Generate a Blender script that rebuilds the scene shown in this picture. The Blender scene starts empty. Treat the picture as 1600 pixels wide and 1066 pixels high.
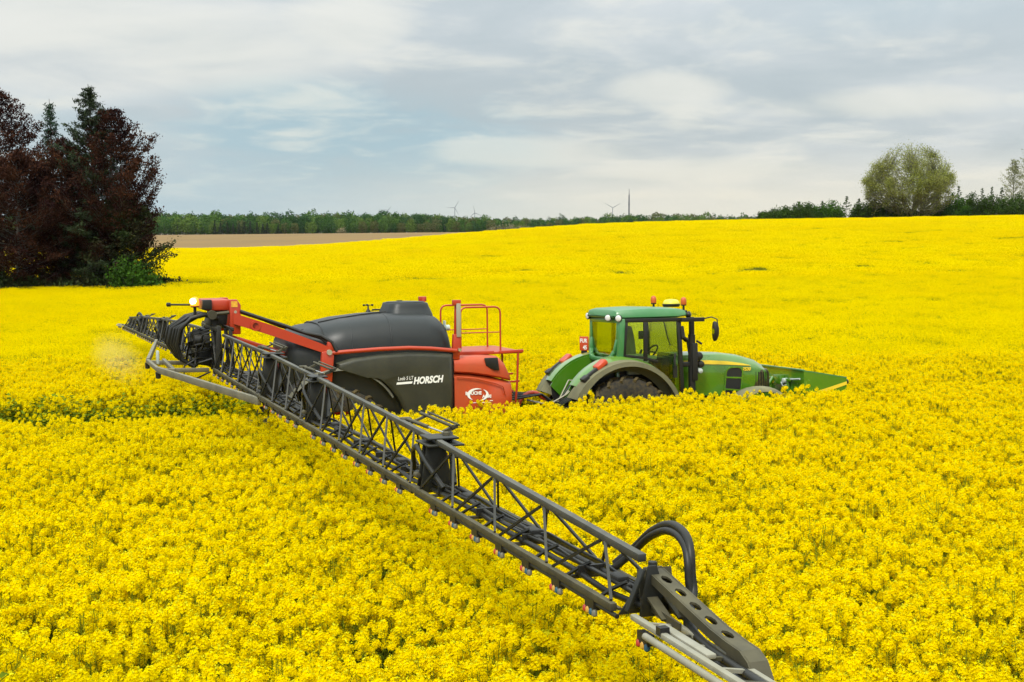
import bpy, bmesh, math, random
import numpy as np
from mathutils import Vector, Matrix, noise as mnoise

# ------------------------------------------------------------------ camera, sky, sun, exposure
SC = bpy.context.scene
COL = SC.collection
R = math.radians
CAM_H = 4.58

cd = bpy.data.cameras.new("camera")
cam = bpy.data.objects.new("camera", cd)
COL.objects.link(cam)
cd.sensor_width = 36.0
cd.lens = 2133.0 / 1600.0 * 36.0
cd.clip_start = 0.1
cd.clip_end = 20000
cam.location = (0, 0, CAM_H)
cam.rotation_euler = (R(90) - math.atan(188 / 2133.0), 0, 0)
SC.camera = cam

SUN_EL, SUN_AZ = R(52), R(200)          # azimuth clockwise from +Y
world = bpy.data.worlds.new("World")
SC.world = world
world.use_nodes = True


def build_world():
    nt = world.node_tree
    N, L = nt.nodes, nt.links
    N.clear()
    out = N.new("ShaderNodeOutputWorld")
    bg = N.new("ShaderNodeBackground")
    L.new(bg.outputs[0], out.inputs[0])
    sky = N.new("ShaderNodeTexSky")
    sky.sky_type = 'NISHITA'
    sky.sun_disc = False
    sky.sun_elevation = SUN_EL
    sky.sun_rotation = SUN_AZ
    sky.air_density = 1.0
    sky.dust_density = 1.5
    skm = N.new("ShaderNodeVectorMath"); skm.operation = 'SCALE'
    skm.inputs['Scale'].default_value = 0.085
    L.new(sky.outputs[0], skm.inputs[0])
    tc = N.new("ShaderNodeTexCoord")
    sep = N.new("ShaderNodeSeparateXYZ")
    L.new(tc.outputs['Generated'], sep.inputs[0])

    def math_(op, a, b=None, clamp=False):
        n = N.new("ShaderNodeMath"); n.operation = op; n.use_clamp = clamp
        for i, v in enumerate((a, b)):
            if v is None: continue
            if isinstance(v, (int, float)): n.inputs[i].default_value = v
            else: L.new(v, n.inputs[i])
        return n.outputs[0]
    x, y, z = sep.outputs
    # cloud layer seen on a plane overhead, flattened towards the horizon
    zc = math_('ADD', math_('MAXIMUM', z, 0.0), 0.17)
    u = math_('DIVIDE', x, zc)
    v = math_('DIVIDE', y, zc)
    cx = N.new("ShaderNodeCombineXYZ")
    L.new(u, cx.inputs[0]); L.new(v, cx.inputs[1])

    def noise_(scale, detail, rough, off, dist=0.0, sx=1.0, sy=1.0):
        mp = N.new("ShaderNodeMapping")
        mp.inputs['Location'].default_value = off
        mp.inputs['Scale'].default_value = (sx, sy, 1)
        L.new(cx.outputs[0], mp.inputs[0])
        n = N.new("ShaderNodeTexNoise")
        n.inputs['Scale'].default_value = scale
        n.inputs['Detail'].default_value = detail
        n.inputs['Roughness'].default_value = rough
        n.inputs['Distortion'].default_value = dist
        L.new(mp.outputs[0], n.inputs['Vector'])
        return n.outputs['Fac']

    def ramp(f, a, b):
        m = N.new("ShaderNodeMapRange"); m.interpolation_type = 'SMOOTHSTEP'
        L.new(f, m.inputs['Value'])
        m.inputs['From Min'].default_value = a; m.inputs['From Max'].default_value = b
        return m.outputs[0]

    def mix(f, a, b):
        m = N.new("ShaderNodeMix"); m.data_type = 'RGBA'
        if isinstance(f, float): m.inputs['Factor'].default_value = f
        else: L.new(f, m.inputs['Factor'])
        for k, c in (('A', a), ('B', b)):
            s = [i for i in m.inputs if i.name == k and i.type == 'RGBA'][0]
            if isinstance(c, tuple): s.default_value = (*c, 1)
            else: L.new(c, s)
        return [o for o in m.outputs if o.type == 'RGBA'][0]

    big = noise_(0.80, 4, 0.5, (3.1, 0.4, 0), 0.3)
    med = noise_(1.9, 8, 0.54, (7.7, 1.9, 2), 0.5)
    fine = noise_(4.2, 8, 0.56, (1.3, 5.2, 4), 0.4)

    def blob(cx_, cz_, rx, rz):
        a = math_('DIVIDE', math_('SUBTRACT', x, cx_), rx)
        b = math_('DIVIDE', math_('SUBTRACT', z, cz_), rz)
        q = math_('ADD', math_('MULTIPLY', a, a), math_('MULTIPLY', b, b))
        n = math_('MULTIPLY', math_('SUBTRACT', med, 0.5), 2.2)
        return ramp(math_('ADD', math_('SUBTRACT', 1.0, q), n), 0.0, 1.0)
    shade = math_('ADD', math_('MULTIPLY', big, 0.55), math_('MULTIPLY', med, 0.45))
    # grey cloud deck, light to dark
    deck = mix(ramp(shade, 0.33, 0.66), SKY_DARK, SKY_LIGHT)
    # blue-grey veil where the deck thins
    bl = math_('MAXIMUM', math_('MULTIPLY', blob(-0.13, 0.055, 0.19, 0.055), 0.85), math_('MULTIPLY', ramp(noise_(0.33, 3, 0.5, (5.5, 9.3, 6), 0.2), 0.50, 0.66), 0.4))
    deck = mix(bl, deck, SKY_BLUE)
    # bright cream breaks
    br = math_('ADD', math_('MULTIPLY', med, 0.55), math_('MULTIPLY', fine, 0.45))
    bm_ = math_('MULTIPLY', ramp(br, 0.46, 0.66), 0.55)
    for q in ((0.02, 0.050, 0.10, 0.014), (0.115, 0.095, 0.06, 0.016), (0.26, 0.082, 0.10, 0.014), (0.14, 0.036, 0.12, 0.012), (-0.27, 0.125, 0.20, 0.045), (-0.12, 0.14, 0.07, 0.03)):
        bm_ = math_('MAXIMUM', bm_, math_('MULTIPLY', blob(*q), 0.50))
    deck = mix(bm_, deck, SKY_CREAM)
    # pale haze at the horizon, warmer towards +x
    el = ramp(z, 0.0, 0.06)
    warm = mix(ramp(x, -0.24, 0.14), SKY_HZ_L, SKY_HZ_R)
    hz = math_('MULTIPLY', math_('SUBTRACT', 1.0, el), 0.8)
    deck = mix(hz, deck, warm)
    # an overcast sky brightens steadily towards the zenith
    zen = math_('ADD', 1.0, math_('MULTIPLY', ramp(z, 0.06, 0.9), 2.4))
    dk = N.new("ShaderNodeVectorMath"); dk.operation = 'SCALE'
    L.new(deck, dk.inputs[0]); L.new(zen, dk.inputs['Scale'])
    fin = mix(0.92, skm.outputs[0], dk.outputs[0])
    L.new(fin, bg.inputs['Color'])
    bg.inputs['Strength'].default_value = 1.0


SKY_DARK = (0.255, 0.290, 0.306)
SKY_LIGHT = (0.376, 0.390, 0.394)
SKY_CREAM = (0.490, 0.474, 0.412)
SKY_BLUE = (0.200, 0.290, 0.335)
SKY_HZ_L = (0.250, 0.325, 0.355)
SKY_HZ_R = (0.480, 0.448, 0.360)
build_world()

sd = bpy.data.lights.new("sun", 'SUN')
sd.energy = 1.5
sd.angle = R(14)
sd.color = (1.0, 0.96, 0.88)
sun = bpy.data.objects.new("sun", sd)
COL.objects.link(sun)
sv = Vector((math.sin(SUN_AZ) * math.cos(SUN_EL), math.cos(SUN_AZ) * math.cos(SUN_EL), math.sin(SUN_EL)))
sun.rotation_euler = (-sv).to_track_quat('-Z', 'Y').to_euler()

SC.view_settings.view_transform = 'Standard'
SC.view_settings.look = 'None'
SC.view_settings.exposure = 0.9
SC.view_settings.gamma = 1.0
SC.view_settings.use_curve_mapping = False
SC.render.engine = 'CYCLES'
SC.cycles.max_bounces = 8
SC.cycles.transparent_max_bounces = 16
SC.cycles.use_denoising = True

rng = np.random.default_rng(11)
random.seed(5)


# ------------------------------------------------------------------ materials
def mat(name, color, rough=0.5, metal=0.0, color2=None, scale=6.0, lo=0.4, hi=0.65, bump=0.0, bscale=60.0,
        dust=None, dust_amt=0.0, spec=0.5, coat=0.0, island=0.0, trans=0.0):
    m = bpy.data.materials.new(name)
    m.use_nodes = True
    nt = m.node_tree
    N, L = nt.nodes, nt.links
    b = N["Principled BSDF"]
    b.inputs['Base Color'].default_value = (*color, 1)
    b.inputs['Roughness'].default_value = rough
    b.inputs['Metallic'].default_value = metal
    b.inputs['Specular IOR Level'].default_value = spec
    b.inputs['Coat Weight'].default_value = coat
    cur = None

    def mixc(f, a, bcol):
        x = N.new("ShaderNodeMix"); x.data_type = 'RGBA'
        L.new(f, x.inputs['Factor'])
        ia = [i for i in x.inputs if i.type == 'RGBA']
        if isinstance(a, tuple): ia[0].default_value = (*a, 1)
        else: L.new(a, ia[0])
        ia[1].default_value = (*bcol, 1)
        return [o for o in x.outputs if o.type == 'RGBA'][0]
    tc = N.new("ShaderNodeTexCoord")

    def nz(sc, det=5.0):
        n = N.new("ShaderNodeTexNoise")
        n.inputs['Scale'].default_value = sc
        n.inputs['Detail'].default_value = det
        n.inputs['Roughness'].default_value = 0.6
        L.new(tc.outputs['Object'], n.inputs['Vector'])
        return n.outputs['Fac']

    def mr(f, a, c, d0=0.0, d1=1.0):
        r = N.new("ShaderNodeMapRange")
        L.new(f, r.inputs['Value'])
        r.inputs['From Min'].default_value = a; r.inputs['From Max'].default_value = c
        r.inputs['To Min'].default_value = d0; r.inputs['To Max'].default_value = d1
        return r.outputs[0]
    if color2:
        cur = mixc(mr(nz(scale), lo, hi), color, color2)
    if dust and dust_amt > 0:
        g = N.new("ShaderNodeNewGeometry")
        s = N.new("ShaderNodeSeparateXYZ")
        L.new(g.outputs['Normal'], s.inputs[0])
        up = mr(s.outputs[2], -0.2, 0.95, 0.25, 1.0)       # dust settles on faces that look up
        ds = N.new("ShaderNodeMath"); ds.operation = 'MULTIPLY'
        L.new(up, ds.inputs[0]); L.new(mr(nz(3.5, 8.0), 0.25, 0.75, 0.3 * dust_amt, 1.3 * dust_amt), ds.inputs[1])
        ds.use_clamp = True
        cur = mixc(ds.outputs[0], cur if cur else color, dust)
        rr = mr(ds.outputs[0], 0, 1, rough, 0.9)
        L.new(rr, b.inputs['Roughness'])
    if island > 0:
        g = N.new("ShaderNodeNewGeometry")
        hs = N.new("ShaderNodeHueSaturation")
        L.new(mr(g.outputs['Random Per Island'], 0, 1, 1 - island, 1 + island), hs.inputs['Value'])
        if cur: L.new(cur, hs.inputs['Color'])
        else: hs.inputs['Color'].default_value = (*color, 1)
        cur = hs.outputs[0]
    if cur: L.new(cur, b.inputs['Base Color'])
    if bump > 0:
        bp = N.new("ShaderNodeBump")
        bp.inputs['Strength'].default_value = bump
        bp.inputs['Distance'].default_value = 0.01
        L.new(nz(bscale), bp.inputs['Height'])
        L.new(bp.outputs[0], b.inputs['Normal'])
    if trans > 0:
        t = N.new("ShaderNodeBsdfTranslucent")
        ms = N.new("ShaderNodeMixShader")
        ms.inputs[0].default_value = trans
        if cur: L.new(cur, t.inputs['Color'])
        else: t.inputs['Color'].default_value = (*color, 1)
        o = [n for n in N if n.type == 'OUTPUT_MATERIAL'][0]
        L.new(b.outputs[0], ms.inputs[1]); L.new(t.outputs[0], ms.inputs[2])
        L.new(ms.outputs[0], o.inputs[0])
    return m


def emit(name, color, strength):
    m = bpy.data.materials.new(name)
    m.use_nodes = True
    b = m.node_tree.nodes["Principled BSDF"]
    b.inputs['Base Color'].default_value = (*color, 1)
    b.inputs['Emission Color'].default_value = (*color, 1)
    b.inputs['Emission Strength'].default_value = strength
    return m


def glass(name, tint, refl=0.10):
    m = bpy.data.materials.new(name)
    m.use_nodes = True
    N, L = m.node_tree.nodes, m.node_tree.links
    N.clear()
    o = N.new("ShaderNodeOutputMaterial")
    t = N.new("ShaderNodeBsdfTransparent"); t.inputs[0].default_value = (*tint, 1)
    g = N.new("ShaderNodeBsdfGlossy"); g.inputs['Roughness'].default_value = 0.04
    ms = N.new("ShaderNodeMixShader")
    fr = N.new("ShaderNodeLayerWeight"); fr.inputs['Blend'].default_value = 0.25
    mr = N.new("ShaderNodeMapRange")
    L.new(fr.outputs['Fresnel'], mr.inputs['Value'])
    mr.inputs['To Min'].default_value = refl * 0.5; mr.inputs['To Max'].default_value = 0.7
    L.new(mr.outputs[0], ms.inputs[0])
    L.new(t.outputs[0], ms.inputs[1]); L.new(g.outputs[0], ms.inputs[2])
    L.new(ms.outputs[0], o.inputs[0])
    return m


DUST = (0.30, 0.27, 0.15)
M = dict(
    petal=mat('rape_petal', (0.87, 0.735, 0.0), 0.8, color2=(0.84, 0.67, 0.0), scale=40, spec=0.0, island=0.14, trans=0.38),
    bud=mat('rape_bud', (0.55, 0.52, 0.01), 0.7, spec=0.0, island=0.15),
    stem=mat('rape_stem', (0.17, 0.21, 0.012), 0.7, spec=0.0),
    leaf=mat('rape_leaf', (0.115, 0.160, 0.010), 0.7, spec=0.0, island=0.25, trans=0.2),
    soil=mat('field_soil', (0.045, 0.045, 0.018), 0.95, color2=(0.09, 0.07, 0.03), scale=0.7),
    plough=mat('ploughed_earth', (0.195, 0.112, 0.022), 0.95, color2=(0.165, 0.095, 0.020), scale=0.02, bump=0.0),
    green=mat('green_paint', (0.045, 0.175, 0.005), 0.20, dust=(0.26, 0.28, 0.04), dust_amt=0.26, coat=1.0),  # base and dust tint yellowed: the crop's reflection is put into the colour
    green_top=mat('green_roof_paint', (0.020, 0.180, 0.040), 0.34, dust=(0.22, 0.30, 0.18), dust_amt=0.40, coat=0.3),
    yellow=mat('yellow_paint', (0.78, 0.55, 0.02), 0.35, dust=DUST, dust_amt=0.15),
    black=mat('black_plastic', (0.008, 0.008, 0.008), 0.5, dust=DUST, dust_amt=0.05, spec=0.35),
    frame=mat('black_frame_paint', (0.007, 0.008, 0.007), 0.45, dust=DUST, dust_amt=0.05, spec=0.35),
    rubber=mat('tyre_rubber', (0.016, 0.015, 0.013), 0.85, color2=(0.075, 0.055, 0.02), scale=16, lo=0.40, hi=0.75, bump=0.3),
    mud=mat('muddy_lug_rubber', (0.10, 0.072, 0.022), 0.9, color2=(0.05, 0.038, 0.015), scale=15, lo=0.40, hi=0.7, bump=0.4),
    fender=mat('dusty_grey_plastic', (0.06, 0.06, 0.03), 0.7, dust=(0.24, 0.22, 0.11), dust_amt=0.7),
    tank=mat('black_tank_plastic', (0.008, 0.010, 0.010), 0.36, dust=(0.05, 0.05, 0.036), dust_amt=0.26, spec=0.4, bump=0.06, bscale=260),
    tank_low=mat('dusty_tank_panel', (0.009, 0.010, 0.007), 0.4, dust=(0.13, 0.125, 0.06), dust_amt=0.42, bump=0.06, bscale=260),
    red=mat('red_paint', (0.40, 0.028, 0.006), 0.38, dust=(0.42, 0.16, 0.05), dust_amt=0.16, coat=0.1),
    red2=mat('faded_red_plastic', (0.48, 0.042, 0.004), 0.40, color2=(0.42, 0.050, 0.008), scale=3, dust=(0.40, 0.16, 0.06), dust_amt=0.25),
    boom=mat('dusty_grey_steel', (0.018, 0.017, 0.012), 0.55, 0.0, color2=(0.045, 0.04, 0.024), scale=5, dust=(0.19, 0.165, 0.085), dust_amt=0.40, spec=0.3),
    chord=mat('grey_painted_steel', (0.016, 0.017, 0.016), 0.5, 0.0, dust=(0.23, 0.22, 0.17), dust_amt=0.42, spec=0.35),
    brace_grey=mat('grey_brace_paint', (0.018, 0.018, 0.016), 0.5, 0.0, dust=(0.16, 0.15, 0.10), dust_amt=0.25, spec=0.35),
    brace=mat('dark_steel_tube', (0.010, 0.010, 0.009), 0.5, 0.0, dust=DUST, dust_amt=0.07, spec=0.3),
    lightmetal=mat('pale_aluminium', (0.20, 0.19, 0.145), 0.55, 0.0, color2=(0.27, 0.26, 0.21), scale=6, dust=(0.30, 0.27, 0.16), dust_amt=0.4),
    chrome=mat('bright_rod', (0.65, 0.65, 0.62), 0.2, 0.9),
    hose=mat('black_hose', (0.007, 0.007, 0.006), 0.45, dust=DUST, dust_amt=0.04, spec=0.35),
    greyplate=mat('grey_plate', (0.32, 0.30, 0.22), 0.6, dust=DUST, dust_amt=0.4),
    white=mat('white_print', (0.78, 0.78, 0.74), 0.5),
    orange=mat('orange_lens', (0.62, 0.13, 0.02), 0.25, trans=0.25),
    tail=mat('red_orange_lens', (0.60, 0.07, 0.02), 0.25, trans=0.2),
    lampwhite=mat('lamp_glass', (0.62, 0.62, 0.58), 0.18),
    gps=mat('yellow_green_dome', (0.68, 0.60, 0.04), 0.4),
    seat=mat('grey_seat_fabric', (0.28, 0.28, 0.26), 0.9),
    screen=mat('dark_screen', (0.03, 0.03, 0.03), 0.25),
    pale=mat('pale_plastic', (0.42, 0.47, 0.43), 0.5),
    signred=mat('sign_red', (0.50, 0.06, 0.015), 0.5),
    sticker=mat('orange_sticker', (0.80, 0.45, 0.03), 0.5, color2=(0.62, 0.30, 0.02), scale=30),
    capr=mat('cap_red', (0.36, 0.03, 0.012), 0.45),
    capy=mat('cap_yellow', (0.48, 0.26, 0.02), 0.45),
    capb=mat('cap_blue', (0.012, 0.07, 0.11), 0.45),
    capw=mat('cap_white', (0.13, 0.12, 0.08), 0.5),
    bark=mat('bark', (0.045, 0.038, 0.03), 0.9, color2=(0.085, 0.075, 0.06), scale=3),
    bark_pale=mat('greenish_bark', (0.10, 0.10, 0.05), 0.9, color2=(0.15, 0.145, 0.08), scale=3),
    copper=mat('copper_beech_leaf', (0.030, 0.0135, 0.0125), 0.6, color2=(0.078, 0.033, 0.016), scale=0.55, island=0.4, trans=0.2, spec=0.0),
    fir=mat('dark_fir_needle', (0.022, 0.036, 0.014), 0.7, color2=(0.034, 0.052, 0.018), scale=0.6, island=0.35, spec=0.2),
    spruce=mat('blue_green_needle', (0.030, 0.058, 0.036), 0.7, color2=(0.05, 0.08, 0.042), scale=0.6, island=0.3, spec=0.0),
    bush=mat('fresh_green_leaf', (0.055, 0.125, 0.014), 0.6, color2=(0.035, 0.080, 0.012), scale=0.8, island=0.3, trans=0.25, spec=0.0),
    under=mat('undergrowth_leaf', (0.026, 0.045, 0.014), 0.7, color2=(0.05, 0.032, 0.02), scale=0.5, island=0.35, spec=0.0),
    budding=mat('budding_leaf', (0.27, 0.30, 0.055), 0.6, color2=(0.25, 0.25, 0.08), scale=0.25, island=0.25, trans=0.3, spec=0.0),
    palebud=mat('pale_budding_leaf', (0.25, 0.26, 0.13), 0.6, island=0.2, trans=0.3, spec=0.0),
    hedge=mat('hedge_leaf', (0.050, 0.092, 0.014), 0.65, color2=(0.030, 0.055, 0.012), scale=0.5, island=0.3, trans=0.15, spec=0.0),
    mast=mat('mast_steel', (0.12, 0.12, 0.13), 0.6),
    turbine=mat('turbine_grey', (0.15, 0.16, 0.17), 0.5),
    cabglass=glass('tinted_cab_glass', (0.83, 0.93, 0.66), 0.06),
    mirror=mat('mirror_face', (0.7, 0.72, 0.72), 0.05, 1.0),
    grille=mat('dark_grille', (0.012, 0.012, 0.010), 0.45),
    grille_front=mat('grille_painted_reflection', (0.03, 0.028, 0.008), 0.35, color2=(0.10, 0.08, 0.012), scale=20, lo=0.4, hi=0.75),  # yellow blotches are the field's reflection painted into the grille colour
)


def bloom_variation(m, c1, c2, c3):
    """slow drift of petal colour over the field, from world position"""
    N, L = m.node_tree.nodes, m.node_tree.links
    g = N.new("ShaderNodeNewGeometry")
    cols = []
    prev = None
    for sc, lo, hi, col in ((0.045, 0.40, 0.62, c2), (0.35, 0.50, 0.75, c3)):
        n = N.new("ShaderNodeTexNoise"); n.inputs['Scale'].default_value = sc; n.inputs['Detail'].default_value = 5
        L.new(g.outputs['Position'], n.inputs['Vector'])
        mr = N.new("ShaderNodeMapRange"); L.new(n.outputs['Fac'], mr.inputs['Value'])
        mr.inputs['From Min'].default_value = lo; mr.inputs['From Max'].default_value = hi
        x = N.new("ShaderNodeMix"); x.data_type = 'RGBA'
        L.new(mr.outputs[0], x.inputs['Factor'])
        ia = [i for i in x.inputs if i.type == 'RGBA']
        if prev is None: ia[0].default_value = (*c1, 1)
        else: L.new(prev, ia[0])
        ia[1].default_value = (*col, 1)
        prev = [o for o in x.outputs if o.type == 'RGBA'][0]
    hs = [n for n in N if n.type == 'HUE_SAT'][0]
    for l in list(hs.inputs['Color'].links): L.remove(l)
    L.new(prev, hs.inputs['Color'])


bloom_variation(M['petal'], (0.84, 0.665, 0.0), (0.82, 0.620, 0.0), (0.74, 0.590, 0.0))


# ------------------------------------------------------------------ object helpers
def tag(o, label=None, cat=None, group=None, kind=None):
    if label: o['label'] = label
    if cat: o['category'] = cat
    if group: o['group'] = group
    if kind: o['kind'] = kind
    return o


def thing(name, label, cat, group=None, mtx=None, loc=None):
    o = bpy.data.objects.new(name, None)
    o.empty_display_size = 0.3
    COL.objects.link(o)
    if mtx is not None: o.matrix_world = mtx
    if loc is not None: o.location = loc
    return tag(o, label, cat, group)


def link_mesh(name, me, parent=None, **kw):
    o = bpy.data.objects.new(name, me)
    COL.objects.link(o)
    if parent is not None: o.parent = parent
    return tag(o, **kw)


class MB:
    """collects shapes for one mesh object"""

    def __init__(self):
        self.bm = bmesh.new()
        self.mats = []

    def mi(self, m):
        if m is None: return 0
        if m not in self.mats: self.mats.append(m)
        return self.mats.index(m)

    def faces(self, vs, fs, m=None):
        k = self.mi(m)
        bv = [self.bm.verts.new(v) for v in vs]
        out = []
        for f in fs:
            try:
                fc = self.bm.faces.new([bv[i] for i in f])
                fc.material_index = k
                out.append(fc)
            except ValueError:
                pass
        return bv

    def hexa(self, p, m=None):
        return self.faces(p, [(0, 3, 2, 1), (4, 5, 6, 7), (0, 1, 5, 4), (1, 2, 6, 5), (2, 3, 7, 6), (3, 0, 4, 7)], m)

    def box(self, x0, x1, y0, y1, z0, z1, m=None, mtx=None):
        p = [Vector(v) for v in ((x0, y0, z0), (x1, y0, z0), (x1, y1, z0), (x0, y1, z0),
                                 (x0, y0, z1), (x1, y0, z1), (x1, y1, z1), (x0, y1, z1))]
        if mtx is not None: p = [mtx @ v for v in p]
        self.hexa(p, m)
        return self

    def beam(self, a, b, w, h, m=None, up=(0, 0, 1)):
        a, b = Vector(a), Vector(b)
        d = (b - a).normalized()
        s = d.cross(Vector(up))
        if s.length < 1e-4: s = d.cross(Vector((1, 0, 0)))
        s.normalize()
        t = s.cross(d).normalized()
        s, t = s * w / 2, t * h / 2
        self.hexa([a - s - t, b - s - t, b + s - t, a + s - t, a - s + t, b - s + t, b + s + t, a + s + t], m)
        return self

    def tube(self, pts, r, n=8, m=None, caps=True):
        pts = [Vector(p) for p in pts]
        rs = r if isinstance(r, (list, tuple)) else [r] * len(pts)
        rings, prev = [], None
        for i, p in enumerate(pts):
            d = (pts[min(i + 1, len(pts) - 1)] - pts[max(i - 1, 0)])
            if d.length < 1e-9: d = Vector((0, 0, 1))
            d.normalize()
            if prev is None:
                s = d.cross(Vector((0, 0, 1)))
                if s.length < 0.05: s = d.cross(Vector((1, 0, 0)))
            else:
                s = prev - d * prev.dot(d)
            s.normalize(); prev = s
            t = d.cross(s)
            rings.append([p + (s * math.cos(2 * math.pi * k / n) + t * math.sin(2 * math.pi * k / n)) * rs[i] for k in range(n)])
        self.loft(rings, m, caps)
        return self

    def loft(self, rings, m=None, caps=True, closed=True):
        n = len(rings[0])
        vs = [v for r in rings for v in r]
        fs = []
        for i in range(len(rings) - 1):
            for k in range(n if closed else n - 1):
                a, b = i * n + k, i * n + (k + 1) % n
                fs.append((a, b, b + n, a + n))
        if caps and closed:
            fs.append(tuple(range(n - 1, -1, -1)))
            fs.append(tuple((len(rings) - 1) * n + k for k in range(n)))
        self.faces(vs, fs, m)
        return self

    def lathe(self, prof, c=(0, 0, 0), axis='z', n=16, m=None, caps=True):
        c = Vector(c)
        rings = []
        for r, h in prof:
            ring = []
            for k in range(n):
                a = 2 * math.pi * k / n
                ca, sa = math.cos(a) * r, math.sin(a) * r
                v = {'z': (ca, sa, h), 'y': (sa, h, ca), 'x': (h, ca, sa)}[axis]
                ring.append(c + Vector(v))
            rings.append(ring)
        self.loft(rings, m, caps)
        return self

    def prism(self, poly, y0, y1, m=None, axis='y'):
        """polygon in the x-z plane pushed along y (or x-y along z, y-z along x)"""
        n = len(poly)
        f = {'y': lambda a, b, t: (a, t, b), 'z': lambda a, b, t: (a, b, t), 'x': lambda a, b, t: (t, a, b)}[axis]
        vs = [f(a, b, y0) for a, b in poly] + [f(a, b, y1) for a, b in poly]
        fs = [tuple(range(n)), tuple(range(2 * n - 1, n - 1, -1))]
        for k in range(n):
            j = (k + 1) % n
            fs.append((k, k + n, j + n, j))
        self.faces(vs, fs, m)
        return self

    def build(self, name, m=None, parent=None, bevel=0.0, seg=2, smooth=35, sub=0, **kw):
        bm = self.bm
        bmesh.ops.recalc_face_normals(bm, faces=bm.faces)
        if bevel > 0:
            es = [e for e in bm.edges if len(e.link_faces) == 2 and e.calc_face_angle(0) > R(28)]
            bmesh.ops.bevel(bm, geom=es, offset=bevel, segments=seg, affect='EDGES', profile=0.5, clamp_overlap=True)
        me = bpy.data.meshes.new(name)
        bm.to_mesh(me); bm.free()
        for x in (self.mats if self.mats and self.mats[0] is not None else [m]):
            me.materials.append(x)
        if smooth:
            for p in me.polygons: p.use_smooth = True
            me.set_sharp_from_angle(angle=R(smooth))
        o = link_mesh(name, me, parent, **kw)
        if sub:
            md = o.modifiers.new("subsurf", 'SUBSURF'); md.levels = sub; md.render_levels = sub
        return o


def quads_mesh(name, V, mats, mi=None, smooth=False):
    """V (n,4,3) array of quads -> mesh"""
    n = len(V)
    me = bpy.data.meshes.new(name)
    me.vertices.add(n * 4)
    me.vertices.foreach_set('co', np.asarray(V, dtype=np.float32).reshape(-1))
    me.loops.add(n * 4)
    me.loops.foreach_set('vertex_index', np.arange(n * 4, dtype=np.int32))
    me.polygons.add(n)
    me.polygons.foreach_set('loop_start', np.arange(0, n * 4, 4, dtype=np.int32))
    if mi is not None: me.polygons.foreach_set('material_index', np.asarray(mi, dtype=np.int32))
    for m in mats: me.materials.append(m)
    me.update(calc_edges=True)
    me.validate()
    return me


def unit(a):
    return a / np.maximum(np.linalg.norm(a, axis=-1, keepdims=True), 1e-9)


def leaf_quads(c, d, n, ln, w):
    """centres c, long axis d, normal hint n, length ln, width w (arrays)"""
    d = unit(d); s = unit(np.cross(d, n)) * w[:, None] / 2; d = d * ln[:, None] / 2
    return np.stack([c - d - s * 0.45, c - d * 0.1 + s, c + d, c - d * 0.1 - s], axis=1)


def text_obj(name, body, size, m, parent, mtx, shear=0.0, bold=0.0, align='LEFT', sx=1.0):
    cu = bpy.data.curves.new(name, 'FONT')
    cu.body = body; cu.size = size; cu.shear = shear; cu.offset = bold
    cu.extrude = 0.0015; cu.align_x = align; cu.resolution_u = 3
    tmp = bpy.data.objects.new(name, cu)
    COL.objects.link(tmp)
    bpy.context.view_layer.update()
    me = bpy.data.meshes.new_from_object(tmp.evaluated_get(bpy.context.evaluated_depsgraph_get()))
    bpy.data.objects.remove(tmp)
    me.materials.clear(); me.materials.append(m)
    o = link_mesh(name, me, parent)
    o.matrix_local = mtx @ Matrix.Diagonal((sx, 1, 1, 1))
    return o


# ------------------------------------------------------------------ terrain
TH = math.atan(762 / 2133.0)
OX, OY = -5.13, 22.8
HX, HY = math.cos(TH), math.sin(TH)


def sstep(a, b, x):
    t = np.clip((x - a) / (b - a), 0, 1)
    return t * t * (3 - 2 * t)


def ground_z(x, y):
    x = np.asarray(x, float); y = np.asarray(y, float)
    ye = np.minimum(y, 300.0)
    xe = np.where(y > 300, x * 300 / np.maximum(y, 1), x)
    b = -(xe - OX) * HY + (ye - OY) * HX
    b = np.clip(b, -70, 330)
    near = -0.0243 * b
    hill = sstep(40, 300, ye) * (6.1 + 3.2 * np.tanh((xe + 16) / 42.0) + 0.8 * np.clip((-xe - 35) / 45, 0, 1))
    z = near + hill
    rel = sstep(300, 520, y)
    xr = x * 500 / np.maximum(y, 500)
    far = np.clip(-0.1 + 0.011 * (xr + 23), -2.6, 0.4) - 4.0 * sstep(520, 900, y)
    z = z * (1 - rel) + far * rel
    und = 0.10 * np.sin(x * 0.06 + 1) * np.sin(y * 0.045 + 2) * sstep(35, 90, y)
    return z + und * (1 - sstep(320, 420, y))


def to_local(x, y):
    dx, dy = x - OX, y - OY
    return dx * HX + dy * HY, -dx * HY + dy * HX


xs = np.unique(np.concatenate([np.linspace(-3000, -300, 28), np.linspace(-300, -60, 41), np.linspace(-60, 60, 61),
                               np.linspace(60, 300, 41), np.linspace(300, 3000, 28)]))
ys = np.unique(np.concatenate([np.linspace(-400, 0, 17), np.linspace(0, 60, 41), np.linspace(60, 340, 71),
                               np.linspace(340, 1000, 67), np.linspace(1000, 6000, 26)]))


def grid_mesh(name, gx, gy, m, dz=0.0, mask=None):
    X, Y = np.meshgrid(gx, gy)
    Z = ground_z(X, Y) + dz
    V = np.stack([X, Y, Z], -1).reshape(-1, 3)
    nx = len(gx)
    F = []
    for j in range(len(gy) - 1):
        for i in range(nx - 1):
            if mask is None or mask(0.5 * (gx[i] + gx[i + 1]), 0.5 * (gy[j] + gy[j + 1])):
                a = j * nx + i
                F.append((a, a + 1, a + nx + 1, a + nx))
    me = bpy.data.meshes.new(name)
    me.from_pydata(V.tolist(), [], F)
    me.materials.append(m)
    for p in me.polygons: p.use_smooth = True
    me.update()
    return link_mesh(name, me)


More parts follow.
